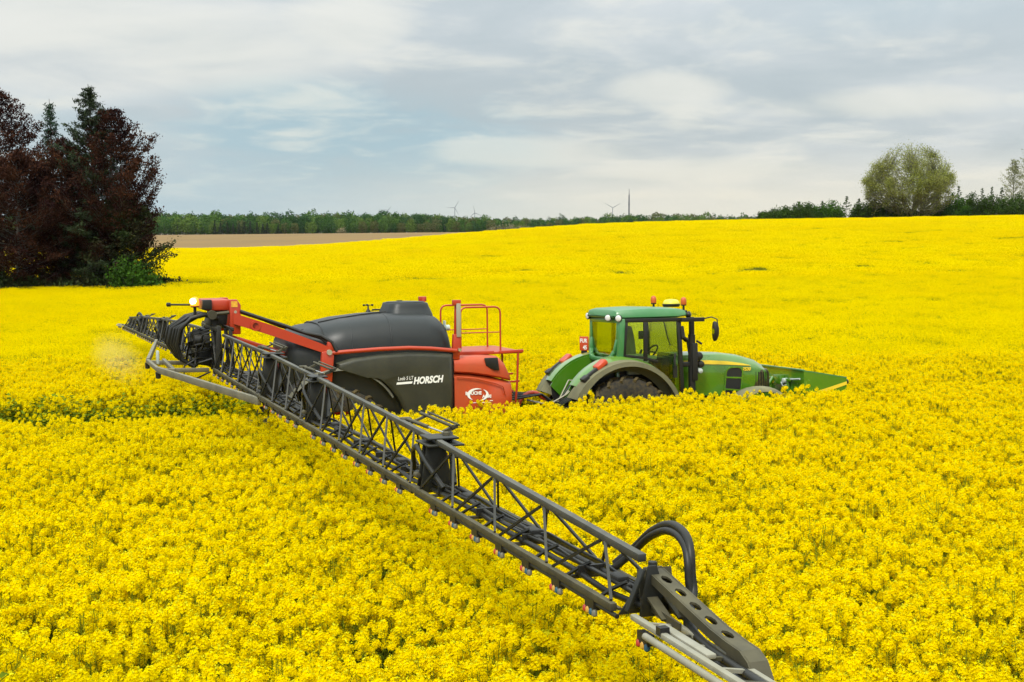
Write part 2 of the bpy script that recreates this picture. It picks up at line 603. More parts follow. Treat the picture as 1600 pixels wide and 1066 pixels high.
tag(grid_mesh('ground', xs, ys, M['soil']), kind='structure')
pf = grid_mesh('ploughed_field', xs, ys, M['plough'], 0.06, lambda x, y: 304 < y < 900 and -500 < x < 140)
tag(pf, kind='structure')


# ------------------------------------------------------------------ rapeseed (one countless mass)
def raceme(c, ax, nfl, rad, rs, fs=1.0):
    """flower head: open four-petalled flowers round a bud tip. returns quads, material ids"""
    ax = ax / np.linalg.norm(ax)
    t1 = np.cross(ax, [0.3, 0.9, 0.1]); t1 /= np.linalg.norm(t1)
    t2 = np.cross(ax, t1)
    k = np.arange(nfl)
    az = k * 2.4 + rs.uniform(0, 6)
    h = np.sort(rs.uniform(0, 1, nfl)) ** 0.8
    rr = rad * (0.45 + 0.65 * np.sqrt(h)) * rs.uniform(0.8, 1.15, nfl)
    dirn = np.cos(az)[:, None] * t1 + np.sin(az)[:, None] * t2
    pos = c + dirn * rr[:, None] - ax * (h * rad * 1.9)[:, None] + ax * 0.004
    nrm = unit(dirn * (0.35 + 0.8 * h)[:, None] + ax * (1.0 - 0.5 * h)[:, None] + rs.normal(0, 0.25, (nfl, 3)))
    return pos, nrm


def flowers_4(pos, nrm, size, rs):
    q = []
    a = unit(np.cross(nrm, rs.normal(0, 1, pos.shape)))
    b = np.cross(nrm, a)
    for i in range(4):
        d = a if i == 0 else (b if i == 1 else (-a if i == 2 else -b))
        dd = unit(d + nrm * 0.25)
        s = np.cross(nrm, dd) * (size * 0.30)[:, None]
        o = pos
        q.append(np.stack([o + s * 0.3, o + dd * (size * 0.62)[:, None] + s, o + dd * (size * 0.62)[:, None] - s, o - s * 0.3], 1))
    return np.concatenate(q)


def flowers_1(pos, nrm, size, rs):
    a = unit(np.cross(nrm, rs.normal(0, 1, pos.shape))) * size[:, None] * 0.5
    b = np.cross(nrm, a)
    return np.stack([pos - a, pos + b, pos + a, pos - b], 1)


def stem_quads(p, q, w):
    p, q = np.asarray(p, float), np.asarray(q, float)
    d = unit(q - p)
    s = unit(np.cross(d, np.array([0.31, 0.77, 0.2])))
    t = np.cross(d, s)
    out = []
    for v in (s, t):
        out.append(np.stack([p - v * w, p + v * w, q + v * w * 0.6, q - v * w * 0.6], 1))
    return np.concatenate(out)


def make_plant(seed, green=False):
    rs = np.random.default_rng(seed)
    Q, I = [], []

    def add(q, m):
        Q.append(q); I.append(np.full(len(q), m))
    lean = rs.normal(0, 0.05, 2)
    top = np.array([lean[0], lean[1], rs.uniform(1.30, 1.46)])
    kn = top * 0.55 + np.append(rs.normal(0, 0.035, 2), 0)
    P, E, W = [np.zeros(3), kn], [kn, top], [0.005, 0.0032]
    tips = [(top, np.array([lean[0], lean[1], 1.0]))]
    nb = rs.integers(1, 3) if green else rs.integers(7, 11)
    for k in range(nb):
        t = rs.uniform(0.5, 0.82)
        b = kn + (top - kn) * (t - 0.55) / 0.45 if t > 0.55 else kn * t / 0.55
        az = k * 2.4 + rs.uniform(-0.5, 0.5)
        rad = rs.uniform(0.05, 0.20)
        ztip = top[2] - rs.uniform(0.0, 1.0) ** 1.3 * 0.28
        tip = np.array([b[0] + math.cos(az) * rad, b[1] + math.sin(az) * rad, ztip])
        mid = b * 0.5 + tip * 0.5 + np.array([math.cos(az), math.sin(az), -0.3]) * rad * 0.3
        P += [b, mid]; E += [mid, tip]; W += [0.0026, 0.0022]
        tips.append((tip, np.array([math.cos(az) * 0.25, math.sin(az) * 0.25, 1.0])))
    add(stem_quads(np.array(P), np.array(E), np.array(W)[:, None]), 2)
    for tip, ax in tips:
        n = int(rs.integers(22, 34))
        rad = rs.uniform(0.020, 0.034)
        pos, nrm = raceme(tip, ax + rs.normal(0, 0.08, 3), n, rad, rs)
        add(flowers_4(pos, nrm, rs.uniform(0.016, 0.021, n), rs), 0)
        # buds on the tip
        nbud = 6
        bp = tip + rs.normal(0, 0.007, (nbud, 3)) + np.array([0, 0, 0.010])
        add(flowers_1(bp, unit(rs.normal(0, 1, (nbud, 3)) + [0, 0, 1]), np.full(nbud, 0.012), rs), 1)
        # young pods and pedicels below
        npod = 7
        az = rs.uniform(0, 6.28, npod)
        d = np.stack([np.cos(az), np.sin(az), rs.uniform(0.2, 0.9, npod)], 1)
        s0 = tip - np.array([0, 0, 1]) * (rad * 1.7 + rs.uniform(0.0, 0.10, npod))[:, None]
        add(stem_quads(s0, s0 + unit(d) * rs.uniform(0.02, 0.05, npod)[:, None], np.full((npod, 1), 0.0016)), 2)
    nl = 34 if green else 9
    az = rs.uniform(0, 6.28, nl)
    zz = rs.uniform(0.45, 1.36, nl) if green else rs.uniform(0.25, 1.12, nl)
    c = np.stack([np.cos(az) * 0.08, np.sin(az) * 0.08, zz], 1)
    d = np.stack([np.cos(az), np.sin(az), rs.uniform(-0.4, 0.5, nl)], 1)
    add(leaf_quads(c, d, np.tile([0, 0, 1.0], (nl, 1)) + rs.normal(0, 0.3, (nl, 3)), rs.uniform(0.10, 0.22, nl) * (1.3 - zz * 0.6), rs.uniform(0.04, 0.08, nl)), 3)
    return quads_mesh('rapeseed_plant', np.concatenate(Q), [M['petal'], M['bud'], M['stem'], M['leaf']], np.concatenate(I))


def make_patch(seed, size, dens, nfl, rad, fsize, name, leaves, ztop=(1.22, 1.46)):
    rs = np.random.default_rng(seed)
    Q, I = [], []
    n = int(size * size * dens)
    xy = rs.uniform(-size / 2, size / 2, (n, 2))
    cl = 0.5 + 0.5 * np.sin(xy[:, 0] * 5 + seed) * np.sin(xy[:, 1] * 5 + seed * 2)
    z = rs.uniform(ztop[0], ztop[1], n) - 0.10 * cl * rs.uniform(0, 1, n)
    c = np.column_stack([xy, z])
    az = rs.uniform(0, 6.28, (n, nfl))
    h = rs.uniform(0, 1, (n, nfl))
    rr = rad * (0.35 + 0.75 * np.sqrt(h))
    dirn = np.stack([np.cos(az), np.sin(az), np.zeros_like(az)], -1)
    pos = c[:, None, :] + dirn * rr[..., None] + np.array([0, 0, -1.0]) * (h * rad * 1.9)[..., None]
    nrm = unit(dirn * (0.3 + 0.8 * h)[..., None] + np.array([0, 0, 1.0]) * (1 - 0.5 * h)[..., None] + rs.normal(0, 0.25, (n, nfl, 3)))
    pos, nrm = pos.reshape(-1, 3), nrm.reshape(-1, 3)
    Q.append(flowers_1(pos, nrm, rs.uniform(0.8, 1.2, len(pos)) * fsize, rs)); I.append(np.zeros(len(pos)))
    ns = n // 3
    q = stem_quads(c[:ns] - [0, 0, 0.9], c[:ns] - [0, 0, 0.12], np.full((ns, 1), 0.003))
    Q.append(q); I.append(np.full(len(q), 2))
    if leaves:
        nl = int(size * size * leaves)
        c = np.column_stack([rs.uniform(-size / 2, size / 2, (nl, 2)), rs.uniform(0.4, 1.12, nl)])
        q = leaf_quads(c, rs.normal(0, 1, (nl, 3)) * [1, 1, 0.4], np.tile([0, 0, 1.0], (nl, 1)) + rs.normal(0, 0.4, (nl, 3)),
                       rs.uniform(0.12, 0.25, nl), rs.uniform(0.05, 0.1, nl))
        Q.append(q); I.append(np.full(nl, 3))
    return quads_mesh(name, np.concatenate(Q), [M['petal'], M['bud'], M['stem'], M['leaf']], np.concatenate(I))


def src_collection(name, meshes):
    c = bpy.data.collections.new(name)
    for m in meshes:
        c.objects.link(bpy.data.objects.new(m.name, m))
    return c


def instancer(name, pts, rotz, scl, colls, lvl, label):
    """one stuff object: every point carries a level (which source collection), a turn and a size"""
    me = bpy.data.meshes.new(name)
    me.vertices.add(len(pts))
    me.vertices.foreach_set('co', np.asarray(pts, np.float32).reshape(-1))
    for nm, tp, dat in (('turn', 'FLOAT', rotz), ('size', 'FLOAT', scl), ('level', 'INT', lvl)):
        at = me.attributes.new(nm, tp, 'POINT')
        at.data.foreach_set('value', np.asarray(dat, np.int32 if tp == 'INT' else np.float32))
    o = link_mesh(name, me, label=label, kind='stuff')
    ng = bpy.data.node_groups.new(name, 'GeometryNodeTree')
    ng.interface.new_socket('Geometry', in_out='INPUT', socket_type='NodeSocketGeometry')
    ng.interface.new_socket('Geometry', in_out='OUTPUT', socket_type='NodeSocketGeometry')
    N, L = ng.nodes, ng.links
    gi, go = N.new('NodeGroupInput'), N.new('NodeGroupOutput')
    jn = N.new('GeometryNodeJoinGeometry')

    def attr(nm, tp):
        a = N.new('GeometryNodeInputNamedAttribute'); a.data_type = tp
        a.inputs['Name'].default_value = nm
        return a.outputs['Attribute']
    for k, c in enumerate(colls):
        ci = N.new('GeometryNodeCollectionInfo')
        ci.inputs['Collection'].default_value = c
        ci.inputs['Separate Children'].default_value = True
        ci.inputs['Reset Children'].default_value = True
        ip = N.new('GeometryNodeInstanceOnPoints')
        ip.inputs['Pick Instance'].default_value = True
        cmp = N.new('FunctionNodeCompare'); cmp.data_type = 'INT'; cmp.operation = 'EQUAL'
        ints = [s for s in cmp.inputs if s.type == 'INT']
        L.new(attr('level', 'INT'), ints[0]); ints[1].default_value = k
        rv = N.new('FunctionNodeRandomValue'); rv.data_type = 'INT'
        ri = [s for s in rv.inputs if s.type == 'INT']
        ri[0].default_value = 0; ri[1].default_value = len(c.objects) - 1
        ro = [s for s in rv.outputs if s.type == 'INT'][0]
        cx = N.new('ShaderNodeCombineXYZ')
        L.new(attr('turn', 'FLOAT'), cx.inputs[2])
        L.new(gi.outputs[0], ip.inputs['Points'])
        L.new(cmp.outputs[0], ip.inputs['Selection'])
        L.new(ci.outputs[0], ip.inputs['Instance'])
        L.new(ro, ip.inputs['Instance Index'])
        e2r = N.new('FunctionNodeEulerToRotation')
        L.new(cx.outputs[0], e2r.inputs[0]); L.new(e2r.outputs[0], ip.inputs['Rotation'])
        L.new(attr('size', 'FLOAT'), ip.inputs['Scale'])
        L.new(ip.outputs[0], jn.inputs[0])
    L.new(jn.outputs[0], go.inputs[0])
    md = o.modifiers.new('scatter', 'NODES'); md.node_group = ng
    return o


def jgrid(x0, x1, y0, y1, s, jit):
    gx = np.arange(x0, x1, s); gy = np.arange(y0, y1, s)
    X, Y = np.meshgrid(gx, gy)
    X = X + rng.uniform(-jit, jit, X.shape) * s; Y = Y + rng.uniform(-jit, jit, Y.shape) * s
    return X.ravel(), Y.ravel()


def rapeseed():
    plants = [make_plant(100 + k) for k in range(10)]
    greens = [make_plant(150 + k, True) for k in range(5)]
    mids = [make_patch(200 + k, 1.0, 240, 9, 0.030, 0.0185, 'rapeseed_patch', 30) for k in range(6)]
    fars = [make_patch(300 + k, 3.0, 75, 5, 0.060, 0.050, 'rapeseed_clump', 6) for k in range(5)]
    P, T, S, Lv = [], [], [], []

    def put(x, y, s, lv):
        P.append(np.column_stack([x, y, ground_z(x, y)])); T.append(rng.uniform(0, 6.283, len(x))); S.append(s); Lv.append(np.full(len(x), lv))
    # near: plant by plant
    x, y = jgrid(-18, 18, 4.5, 34, 0.144, 0.48)
    k = (np.abs(x) < 0.40 * y + 2.2)
    x, y = x[k], y[k]
    lx, ly = to_local(x, y)
    s = rng.normal(0.99, 0.060, len(x))
    tall = rng.uniform(0, 1, len(x)) < 0.03
    s[tall] *= rng.uniform(1.06, 1.15, tall.sum())
    # uneven stand: slow swells and a few thin spots
    sw = np.array([mnoise.noise(Vector((a * 0.55, b * 0.55, 3.0))) for a, b in zip(x, y)])
    s = s + 0.03 * sw
    sp = np.array([mnoise.noise(Vector((a * 1.5, b * 1.1, 9.0))) + 0.6 * mnoise.noise(Vector((a * 3.6, b * 2.6, 4.0))) for a, b in zip(x, y)])
    thin = (sp > 0.52) & (rng.uniform(0, 1, len(x)) < 0.60)
    s[(sp > 0.34) & (sp <= 0.50)] *= 0.94
    s[sp > 0.50] *= 0.82
    keep = ~thin
    # wheel tracks and the machine itself
    jw = 0.10 * np.sin(lx * 1.7) + 0.07 * np.sin(lx * 4.1 + 1)
    keep &= ~((np.abs(ly + 0.97) < 0.24 + jw * 0.5))
    keep &= ~((ly > 0.56 + jw) & (ly < 1.95 + jw) & (lx < 1.0))
    keep &= ~((np.abs(ly - 0.97) < 0.28) & (lx >= 1.0))
    side = (ly > 1.8) & (ly < 3.3 + 1.5 * jw + 0.2 * rng.uniform(-1, 1, len(x))) & (lx < 1.6)
    s[side] *= 0.80 + 0.20 * np.clip((ly[side] - 1.8) / 1.0, 0, 1) + rng.uniform(-0.08, 0.03, side.sum())
    edge = (ly > -2.3) & (ly < -0.9) & (lx > 0.5) & (lx < 13)
    s[edge] *= 0.975
    under = (np.abs(ly) < 1.22) & (lx > 0.9) & (lx < 12.3)
    keep &= ~(under & (ly > -1.22) & (ly < 1.3))
    mid = (np.abs(ly) < 0.8) & (lx <= 0.9)
    s[mid] = np.minimum(s[mid], 1.0) * 0.92
    gk = keep & side & (rng.uniform(0, 1, len(x)) < 0.92)
    nk = keep & ~gk
    put(x[nk], y[nk], s[nk], 0)
    put(x[gk], y[gk], s[gk], 3)
    # middle distance: square-metre stands
    x, y = jgrid(-60, 60, 33.6, 96, 0.80, 0.3)
    k = np.abs(x) < 0.40 * y + 3
    x, y = x[k], y[k]
    lx, ly = to_local(x, y)
    k = np.ones(len(x), bool)
    for t in (-0.97, 0.97):
        k &= np.abs(ly - t) > 0.45
    for t in (34.9, 36.9):
        k &= np.abs(ly - t + 0.8 * np.sin(lx * 0.05)) > 0.36
    k &= ~((np.abs(lx - ly * 0.12) < 12) & False)
    ms_ = rng.normal(1.0, 0.05, k.sum()) + 0.06 * np.array([mnoise.noise(Vector((a * 0.25, b * 0.12, 2.0))) for a, b in zip(x[k], y[k])])
    ms_[rng.uniform(0, 1, len(ms_)) < 0.05] *= 0.90
    put(x[k], y[k], ms_, 1)
    # far: three-metre stands up to the field's edge
    x, y = jgrid(-190, 190, 96, 304, 2.45, 0.35)
    k = (np.abs(x) < 0.42 * y + 8)
    x, y = x[k], y[k]
    lx, ly = to_local(x, y)
    k = np.ones(len(x), bool)
    for t in (72.0, 108.0, 144.0):
        k &= np.abs(ly - t + 1.5 * np.sin(lx * 0.03)) > 0.95
    k &= ~grove(x, y)
    put(x[k], y[k], rng.normal(1.0, 0.05, k.sum()), 2)
    instancer('rapeseed_crop', np.concatenate(P), np.concatenate(T), np.concatenate(S),
              [src_collection('plants', plants), src_collection('patches', mids), src_collection('clumps', fars), src_collection('green_plants', greens)],
              np.concatenate(Lv), 'yellow flowering rapeseed covering the whole field')


def grove(x, y):
    """the wooded corner on the left where no crop grows"""
    return ((x + 33) / 12.5) ** 2 + ((y - 97) / 6.0) ** 2 < 1


rapeseed()


# ------------------------------------------------------------------ trees
def add_sprays(rs, P, D, n, spread, ln, wd, flat=0.5, droop=0.0):
    """P (k,3) spray points, D (k,3) directions -> leaf quads"""
    k = len(P)
    P = np.repeat(P, n, 0); D = np.repeat(D, n, 0)
    off = rs.normal(0, spread, P.shape) * [1, 1, flat]
    c = P + off
    d = unit(unit(D) * 0.9 + unit(rs.normal(0, 1, P.shape)) * 0.9 + [0, 0, -droop])
    nn = np.tile([0, 0, 1.0], (len(P), 1)) + rs.normal(0, 0.55, P.shape)
    L = rs.uniform(0.7, 1.35, len(P)) * ln
    return leaf_quads(c, d, nn, L, L * wd)


def tree(name, label, cat, x, y, h, rad, prof, leafm, barkm, seed, nl=55, elev=(70, 5), base=0.12, spray=9, leaf=0.17, lw=0.55,
         trunk=0.24, spread=0.22, flat=0.5, curve=0.25, nsub=7, group=None, wob=0.18, droop=0.0, lean=(0, 0), prop=False):
    rs = np.random.default_rng(seed)
    z0 = float(ground_z(x, y))
    t = thing(name, label, cat, group, loc=(x, y, z0))
    mb = MB()
    tp = [Vector((lean[0] * s * s + 0.12 * math.sin(s * 5 + seed) * s, lean[1] * s * s + 0.12 * math.cos(s * 4 + seed) * s, h * s * 0.985 - (0.1 if s == 0 else 0))) for s in np.linspace(0, 1, 9)]
    mb.tube(tp, [trunk * (1.25 if i == 0 else 1) * (1 - 0.93 * i / 8) for i in range(9)], 8)
    P, D = [], []

    def trunk_at(s):
        f = s * 8; i = min(int(f), 7)
        return np.array(tp[i].lerp(tp[i + 1], f - i))
    for k in range(nl):
        s = base + (1 - base) * (k + rs.uniform(0, 1)) / nl
        r = rad * prof((s - base) / (1 - base)) * rs.uniform(1 - wob * 1.6, 1 + wob)
        az = k * 2.39996 + rs.uniform(-0.4, 0.4)
        e = R(elev[1] + (elev[0] - elev[1]) * s ** 1.5 + rs.uniform(-8, 8))
        o = np.array([math.cos(az), math.sin(az), 0.0])
        st = trunk_at(min(s * 0.97, 0.97))
        pts = []
        for q in np.linspace(0, 1, 5):
            pts.append(st + o * r * q * math.cos(e * 0.6) + np.array([0, 0, 1.0]) * r * (math.sin(e) * q * 0.75 + curve * (q * q - q * 0.6)))
        wr = max(0.016, trunk * 0.30 * (1 - s * 0.8))
        mb.tube(pts, [wr * (1 - 0.85 * i / 4) for i in range(5)], 4, caps=False)
        pts = np.array(pts)
        ns = max(2, int(round(nsub * 2.0 * r / rad))) if prop else nsub
        for j in range(ns):
            q = 0.22 + 0.78 * (j + rs.uniform(0, 1)) / ns
            f = q * 4; i = min(int(f), 3)
            p = pts[i] + (pts[i + 1] - pts[i]) * (f - i)
            dirn = unit(pts[i + 1] - pts[i])
            side = np.cross(dirn, [0, 0, 1.0]) * (1 if j % 2 else -1)
            sl = (0.20 + 0.28 * (1 - q)) * r * rs.uniform(0.6, 1.2)
            d = unit(dirn * 0.9 + side * rs.uniform(0.3, 0.9) + np.array([0, 0, rs.uniform(-0.1, 0.3)]))
            if wr > 0.03: mb.tube([p, p + d * sl], [wr * 0.35, 0.008], 3, caps=False)
            for g in (0.35, 0.7, 1.0):
                P.append(p + d * sl * g); D.append(d)
        P.append(pts[-1]); D.append(unit(pts[-1] - pts[-2]))
    P, D = np.array(P), np.array(D)
    Q = add_sprays(rs, P, D, spray, spread, leaf, lw, flat, droop)
    mb.build('trunk', barkm, t, smooth=60)
    link_mesh('crown', quads_mesh('crown', Q, [leafm]), t)
    return t


def shrub(name, label, cat, x, y, h, rad, leafm, seed, n=900, leaf=0.16, lw=0.5, group=None, up=0.3, spiky=0.35, barkm=None):
    rs = np.random.default_rng(seed)
    t = thing(name, label, cat, group, loc=(x, y, float(ground_z(x, y))))
    mb = MB()
    ns = 9
    P, D = [], []
    for k in range(ns * 4):
        az = k * 2.4 + rs.uniform(-0.3, 0.3)
        e = rs.uniform(0.15, 1.0)
        top = np.array([math.cos(az) * rad * (1 - e * e * 0.6) * rs.uniform(0.6, 1.1), math.sin(az) * rad * (1 - e * e * 0.6) * rs.uniform(0.6, 1.1), h * (0.25 + 0.75 * e) * rs.uniform(1 - spiky, 1.05)])
        b = np.array([math.cos(az) * 0.1 * rad, math.sin(az) * 0.1 * rad, -0.05])
        m = b * 0.5 + top * 0.5 + np.array([0, 0, 0.12 * h])
        if k < ns * 2: mb.tube([b, m, top], [0.02 * h + 0.01, 0.012 * h, 0.005], 4, caps=False)
        for q in (0.35, 0.55, 0.75, 0.9, 1.0):
            P.append(b + (m - b) * min(q * 2, 1) if q < 0.5 else m + (top - m) * (q * 2 - 1)); D.append(unit(top - m) + [0, 0, up])
    P, D = np.array(P), np.array(D)
    Q = add_sprays(rs, P, D, max(1, n // len(P)), 0.13 * rad + 0.05, leaf, lw, 0.8)
    mb.build('stem', barkm or M['bark'], t, smooth=60)
    link_mesh('foliage', quads_mesh('foliage', Q, [leafm]), t)
    return t


def conifer(name, label, cat, x, y, h, rad, leafm, seed, group=None, tiers=13, per=7, leaf=0.2, spray=6, **kw):
    return tree(name, label, cat, x, y, h, rad, lambda s: max(0.03, (1 - s) ** 1.1), leafm, M['bark'], seed, nl=tiers * per, elev=(25, -12),
                base=0.06, spray=spray, leaf=leaf, lw=0.30, trunk=h * 0.014, spread=0.03 * rad + 0.02, flat=0.5, curve=0.22, nsub=5, group=group, wob=0.30, droop=0.1, prop=True, **kw)


beech = lambda s: (0.60 + 1.54 * s) if s < 0.26 else max(0.10, 1.0 - 0.93 * ((s - 0.26) / 0.74) ** 1.8)
COP = 'purple leaved trees in the wooded corner'
tree('copper_beech', 'tall purple copper beech with upswept outer boughs at the right edge of the dark grove', 'tree', -27.5, 94.5, 13.7, 3.8,
     beech, M['copper'], M['bark'], 21, nl=125, spray=16, leaf=0.16, nsub=6, prop=True, spread=0.17, group=COP, base=0.10, elev=(48, 14), curve=0.7, wob=0.24)
tree('copper_beech', 'tallest dark purple copper beech, cut by the left edge of the photo', 'tree', -36.6, 98, 15.6, 4.4,
     beech, M['copper'], M['bark'], 22, nl=110, spray=15, leaf=0.16, nsub=6, prop=True, spread=0.18, group=COP, elev=(65, 12), curve=0.4)
tree('copper_beech', 'lower reddish brown copper beech in front of the pointed spruce', 'tree', -33.4, 92.5, 10.6, 4.3,
     beech, M['copper'], M['bark'], 23, nl=95, spray=15, leaf=0.17, nsub=6, prop=True, spread=0.20, group=COP, base=0.16, elev=(55, 8), curve=0.3)
tree('copper_beech', 'narrow purple copper beech filling the gap between the fir and the lower beech', 'tree', -31.2, 95.0, 11.8, 3.2,
     beech, M['copper'], M['bark'], 28, nl=80, spray=15, leaf=0.16, nsub=6, prop=True, spread=0.18, group=COP, elev=(55, 10), curve=0.4)
tree('fir_tree', 'dark green fir whose top rises above the purple beeches at the middle of the grove', 'tree', -29.0, 94.9, 15.4, 4.0,
     lambda s: max(0.05, (1 - s) ** 0.72), M['fir'], M['bark'], 24, nl=150, spray=12, leaf=0.22, lw=0.3, elev=(45, -5), base=0.10, trunk=0.26, spread=0.13, nsub=6, wob=0.36, prop=True)
conifer('spruce_tree', 'slim pointed blue green spruce between the purple beeches', 'tree', -33.2, 99.5, 14.9, 4.2, M['spruce'], 25, tiers=20, per=7, spray=8)
conifer('spruce_tree', 'dark spruce behind the trunks at the centre of the grove', 'tree', -31.3, 101, 11.0, 2.6, M['fir'], 26, tiers=16, per=6, spray=8)
tree('field_maple', 'low dark green leafy tree filling the foot of the grove by the beech trunk', 'tree', -26.6, 94.0, 7.6, 2.9, beech, M['under'], M['bark'], 27,
     nl=70, spray=14, base=0.04, nsub=9, leaf=0.17, trunk=0.12, spread=0.25)
UG = 'undergrowth shrubs along the foot of the grove'
shrub('green_shrub', 'fresh green leafy shrub at the right foot of the grove', 'shrub', -25.3, 91.2, 3.1, 2.0, M['bush'], 31, 5000, 0.20, 0.6)
for k, (x, y, h, r, lb) in enumerate([
        (-27.8, 92.2, 1.9, 1.4, 'low dark shrub beside the fresh green shrub'), (-30.0, 92.4, 1.7, 1.4, 'low dark shrub below the fir trunk'),
        (-32.2, 92.0, 2.0, 1.6, 'dark shrub at the foot of the lower beech'), (-34.4, 91.8, 2.3, 1.7, 'brownish dark shrub at the foot of the grove, second from the photo edge'),
        (-36.6, 92.0, 2.6, 1.7, 'tall dark shrub at the left edge of the photo'), (-24.0, 95.2, 1.5, 1.4, 'small dark shrub ending the grove on the field side'),
        (-38.8, 93.0, 2.8, 1.8, 'dark shrub just outside the left edge'), (-29.2, 99.0, 2.0, 1.4, 'dark shrub behind the trunks of the grove')]):
    shrub('shrub', lb, 'shrub', x, y, h * 1.15, r * 1.1, M['under'], 40 + k, 5200, 0.22, 0.6, group=UG)


def lone_tree():
    x, y = 89.6, 309.0
    rs = np.random.default_rng(77)
    t = thing('budding_tree', 'broad round multi-stemmed tree just coming into pale leaf on the hill crest', 'tree', loc=(x, y, float(ground_z(x, y))))
    mb = MB()
    P, D = [], []
    C = np.array([0, 0, 9.6])

    def grow(p, d, L, w, lev):
        mid = p + d * L * 0.55 + rs.normal(0, 0.05 * L, 3)
        e = p + d * L
        mb.tube([p, mid, e], [w, w * 0.85, w * 0.68], 4 if lev < 3 else 3, caps=False)
        o = e - C
        q = math.sqrt((o[0] / 10.0) ** 2 + (o[1] / 10.0) ** 2 + (o[2] / 9.0) ** 2)
        if lev >= 3:
            P.append(e); D.append(d); P.append(mid); D.append(d)
        if lev >= 6 or q > 0.98: return
        for k in range(2 if rs.uniform() < 0.55 else 3):
            nd = unit(d + rs.normal(0, 0.36, 3) + unit(o + [0, 0, 2.0]) * 0.16 + [0, 0, 0.05])
            grow(e, nd, L * rs.uniform(0.68, 0.88), w * 0.66, lev + 1)
    for k in range(17):
        az = k * 2.4
        sp = 0.12 + 1.25 * (k / 16) ** 0.85
        d = unit(np.array([math.cos(az) * sp, math.sin(az) * sp, 1.0]))
        grow(np.array([math.cos(az) * 0.5, math.sin(az) * 0.5, -0.2]), d, rs.uniform(3.4, 4.4), 0.23, 0)
    nodes = np.array(P)
    for k in range(2600):
        u = unit(rs.normal(0, 1, 3)); q = rs.uniform(0.20, 1.0) ** 0.5
        p = C + u * q * [9.3, 9.3, 8.9]
        if p[2] < 1.6: continue
        j = int(np.argmin(((nodes - p) ** 2).sum(1)))
        n0 = nodes[j]
        if np.linalg.norm(n0 - p) > 7.5: continue
        m = (n0 + p) / 2 + rs.normal(0, 0.15, 3)
        mb.tube([n0, m, p], [0.055, 0.04, 0.02], 3, caps=False)
        d = unit(p - n0)
        P += [p, m * 0.4 + p * 0.6]; D += [d, d]
    P, D = np.array(P), np.array(D)
    o = (P - C) / [10.0, 10.0, 9.0]
    q = np.linalg.norm(o, axis=1)
    k = rs.uniform(0, 1, len(P)) < np.clip(0.10 + 0.9 * q ** 1.6, 0, 1)
    Q = add_sprays(rs, P[k], D[k], 7, 0.42, 0.27, 0.5, 0.8)
    mb.build('trunk', M['bark_pale'], t, smooth=60)
    link_mesh('crown', quads_mesh('crown', Q, [M['budding']]), t)


lone_tree()


def px(u, d):           # metres sideways at a distance
    return (u - 800) / 2133.0 * d


HG = 'hedge shrubs along the hill crest'
hedge = [(1192, 332, 16, 'lowest tip of the crest hedge, at its left end'), (1212, 328, 20, 'low shrub second from the left end of the crest hedge'),
         (1232, 321, 22, 'shrub third from the left end of the crest hedge'), (1254, 318, 24, 'dark shrub left of the first hedge firs'),
         (1277, 319, 24, 'fresh green shrub in the middle of the left crest hedge'), (1299, 316, 24, 'bright shrub left of the small pointed fir'),
         (1343, 317, 24, 'shrub between the small pointed fir and the round tree'), (1364, 311, 26, 'tall shrub against the left side of the round tree'),
         (1386, 314, 24, 'dark shrub at the left foot of the round tree'), (1470, 316, 22, 'low shrub at the right foot of the round tree'), (1408, 322, 22, 'low shrub left of the stems of the round tree'), (1432, 324, 22, 'lowest shrub right below the stems of the round tree'), (1452, 321, 20, 'low shrub between the round tree stems and its right foot'),
         (1488, 303, 28, 'fresh green shrub right of the round tree'), (1512, 304, 26, 'green rounded shrub left of the twin firs'),
         (1540, 306, 26, 'dark shrub under the twin firs'), (1568, 305, 26, 'dark shrub below the pale bare tree'),
         (1592, 303, 28, 'dark hedge shrub at the right edge of the photo'), (1618, 302, 30, 'dark hedge shrub just past the right edge')]
for k, (u, v, w, lb) in enumerate(hedge):
    d = 309 + (k * 7 % 5)
    x = px(u, d)
    g = float(ground_z(x, d))
    h = max(1.6, CAM_H + (345 - v) / 2133 * d - g)
    shrub('hedge_shrub', lb, 'shrub', x, d, h, w / 2133 * d * 0.85, M['bush'] if k in (4, 5, 13) else M['hedge'], 60 + k, 4200, 0.36, 0.6, group=HG, spiky=0.25)
FG = 'small firs in the crest hedge'
for k, (u, v, lb) in enumerate([(1320, 305, 'small pointed fir standing alone in the left crest hedge'), (1246, 314, 'small dark fir tip near the left end of the crest hedge'),
                                (1282, 313, 'small ragged fir in the middle of the left crest hedge'), (1494, 288, 'slim fir directly right of the round tree'),
                                (1531, 292, 'left one of the twin firs right of the round tree'), (1546, 291, 'right one of the twin firs right of the round tree'),
                                (1561, 291, 'dark fir between the twin firs and the pale tree'), (1339, 309, 'small fir close to the left side of the round tree')]):
    d = 312
    x = px(u, d); g = float(ground_z(x, d))
    conifer('fir_tree', lb, 'tree', x, d, CAM_H + (345 - v) / 2133 * d - g, 2.9, M['hedge'], 90 + k, group=FG, tiers=8, per=5, leaf=0.34, spray=3)
for k, (u, v, r, lb) in enumerate([(1579, 250, 3.2, 'slender pale budding tree above the hedge at the right edge'), (1606, 216, 4.0, 'taller pale budding tree cut by the right edge')]):
    d = 322
    x = px(u, d); g = float(ground_z(x, d))
    tree('pale_tree', lb, 'tree', x, d, CAM_H + (345 - v) / 2133 * d - g, r, lambda s: max(0.15, math.sin(min(1, s + 0.15) * 3.0) ** 0.7), M['palebud'], M['bark_pale'], 110 + k,
         nl=70, elev=(70, 35), base=0.15, spray=2, leaf=0.34, trunk=0.22, spread=0.3, nsub=6, group='pale trees at the right edge')


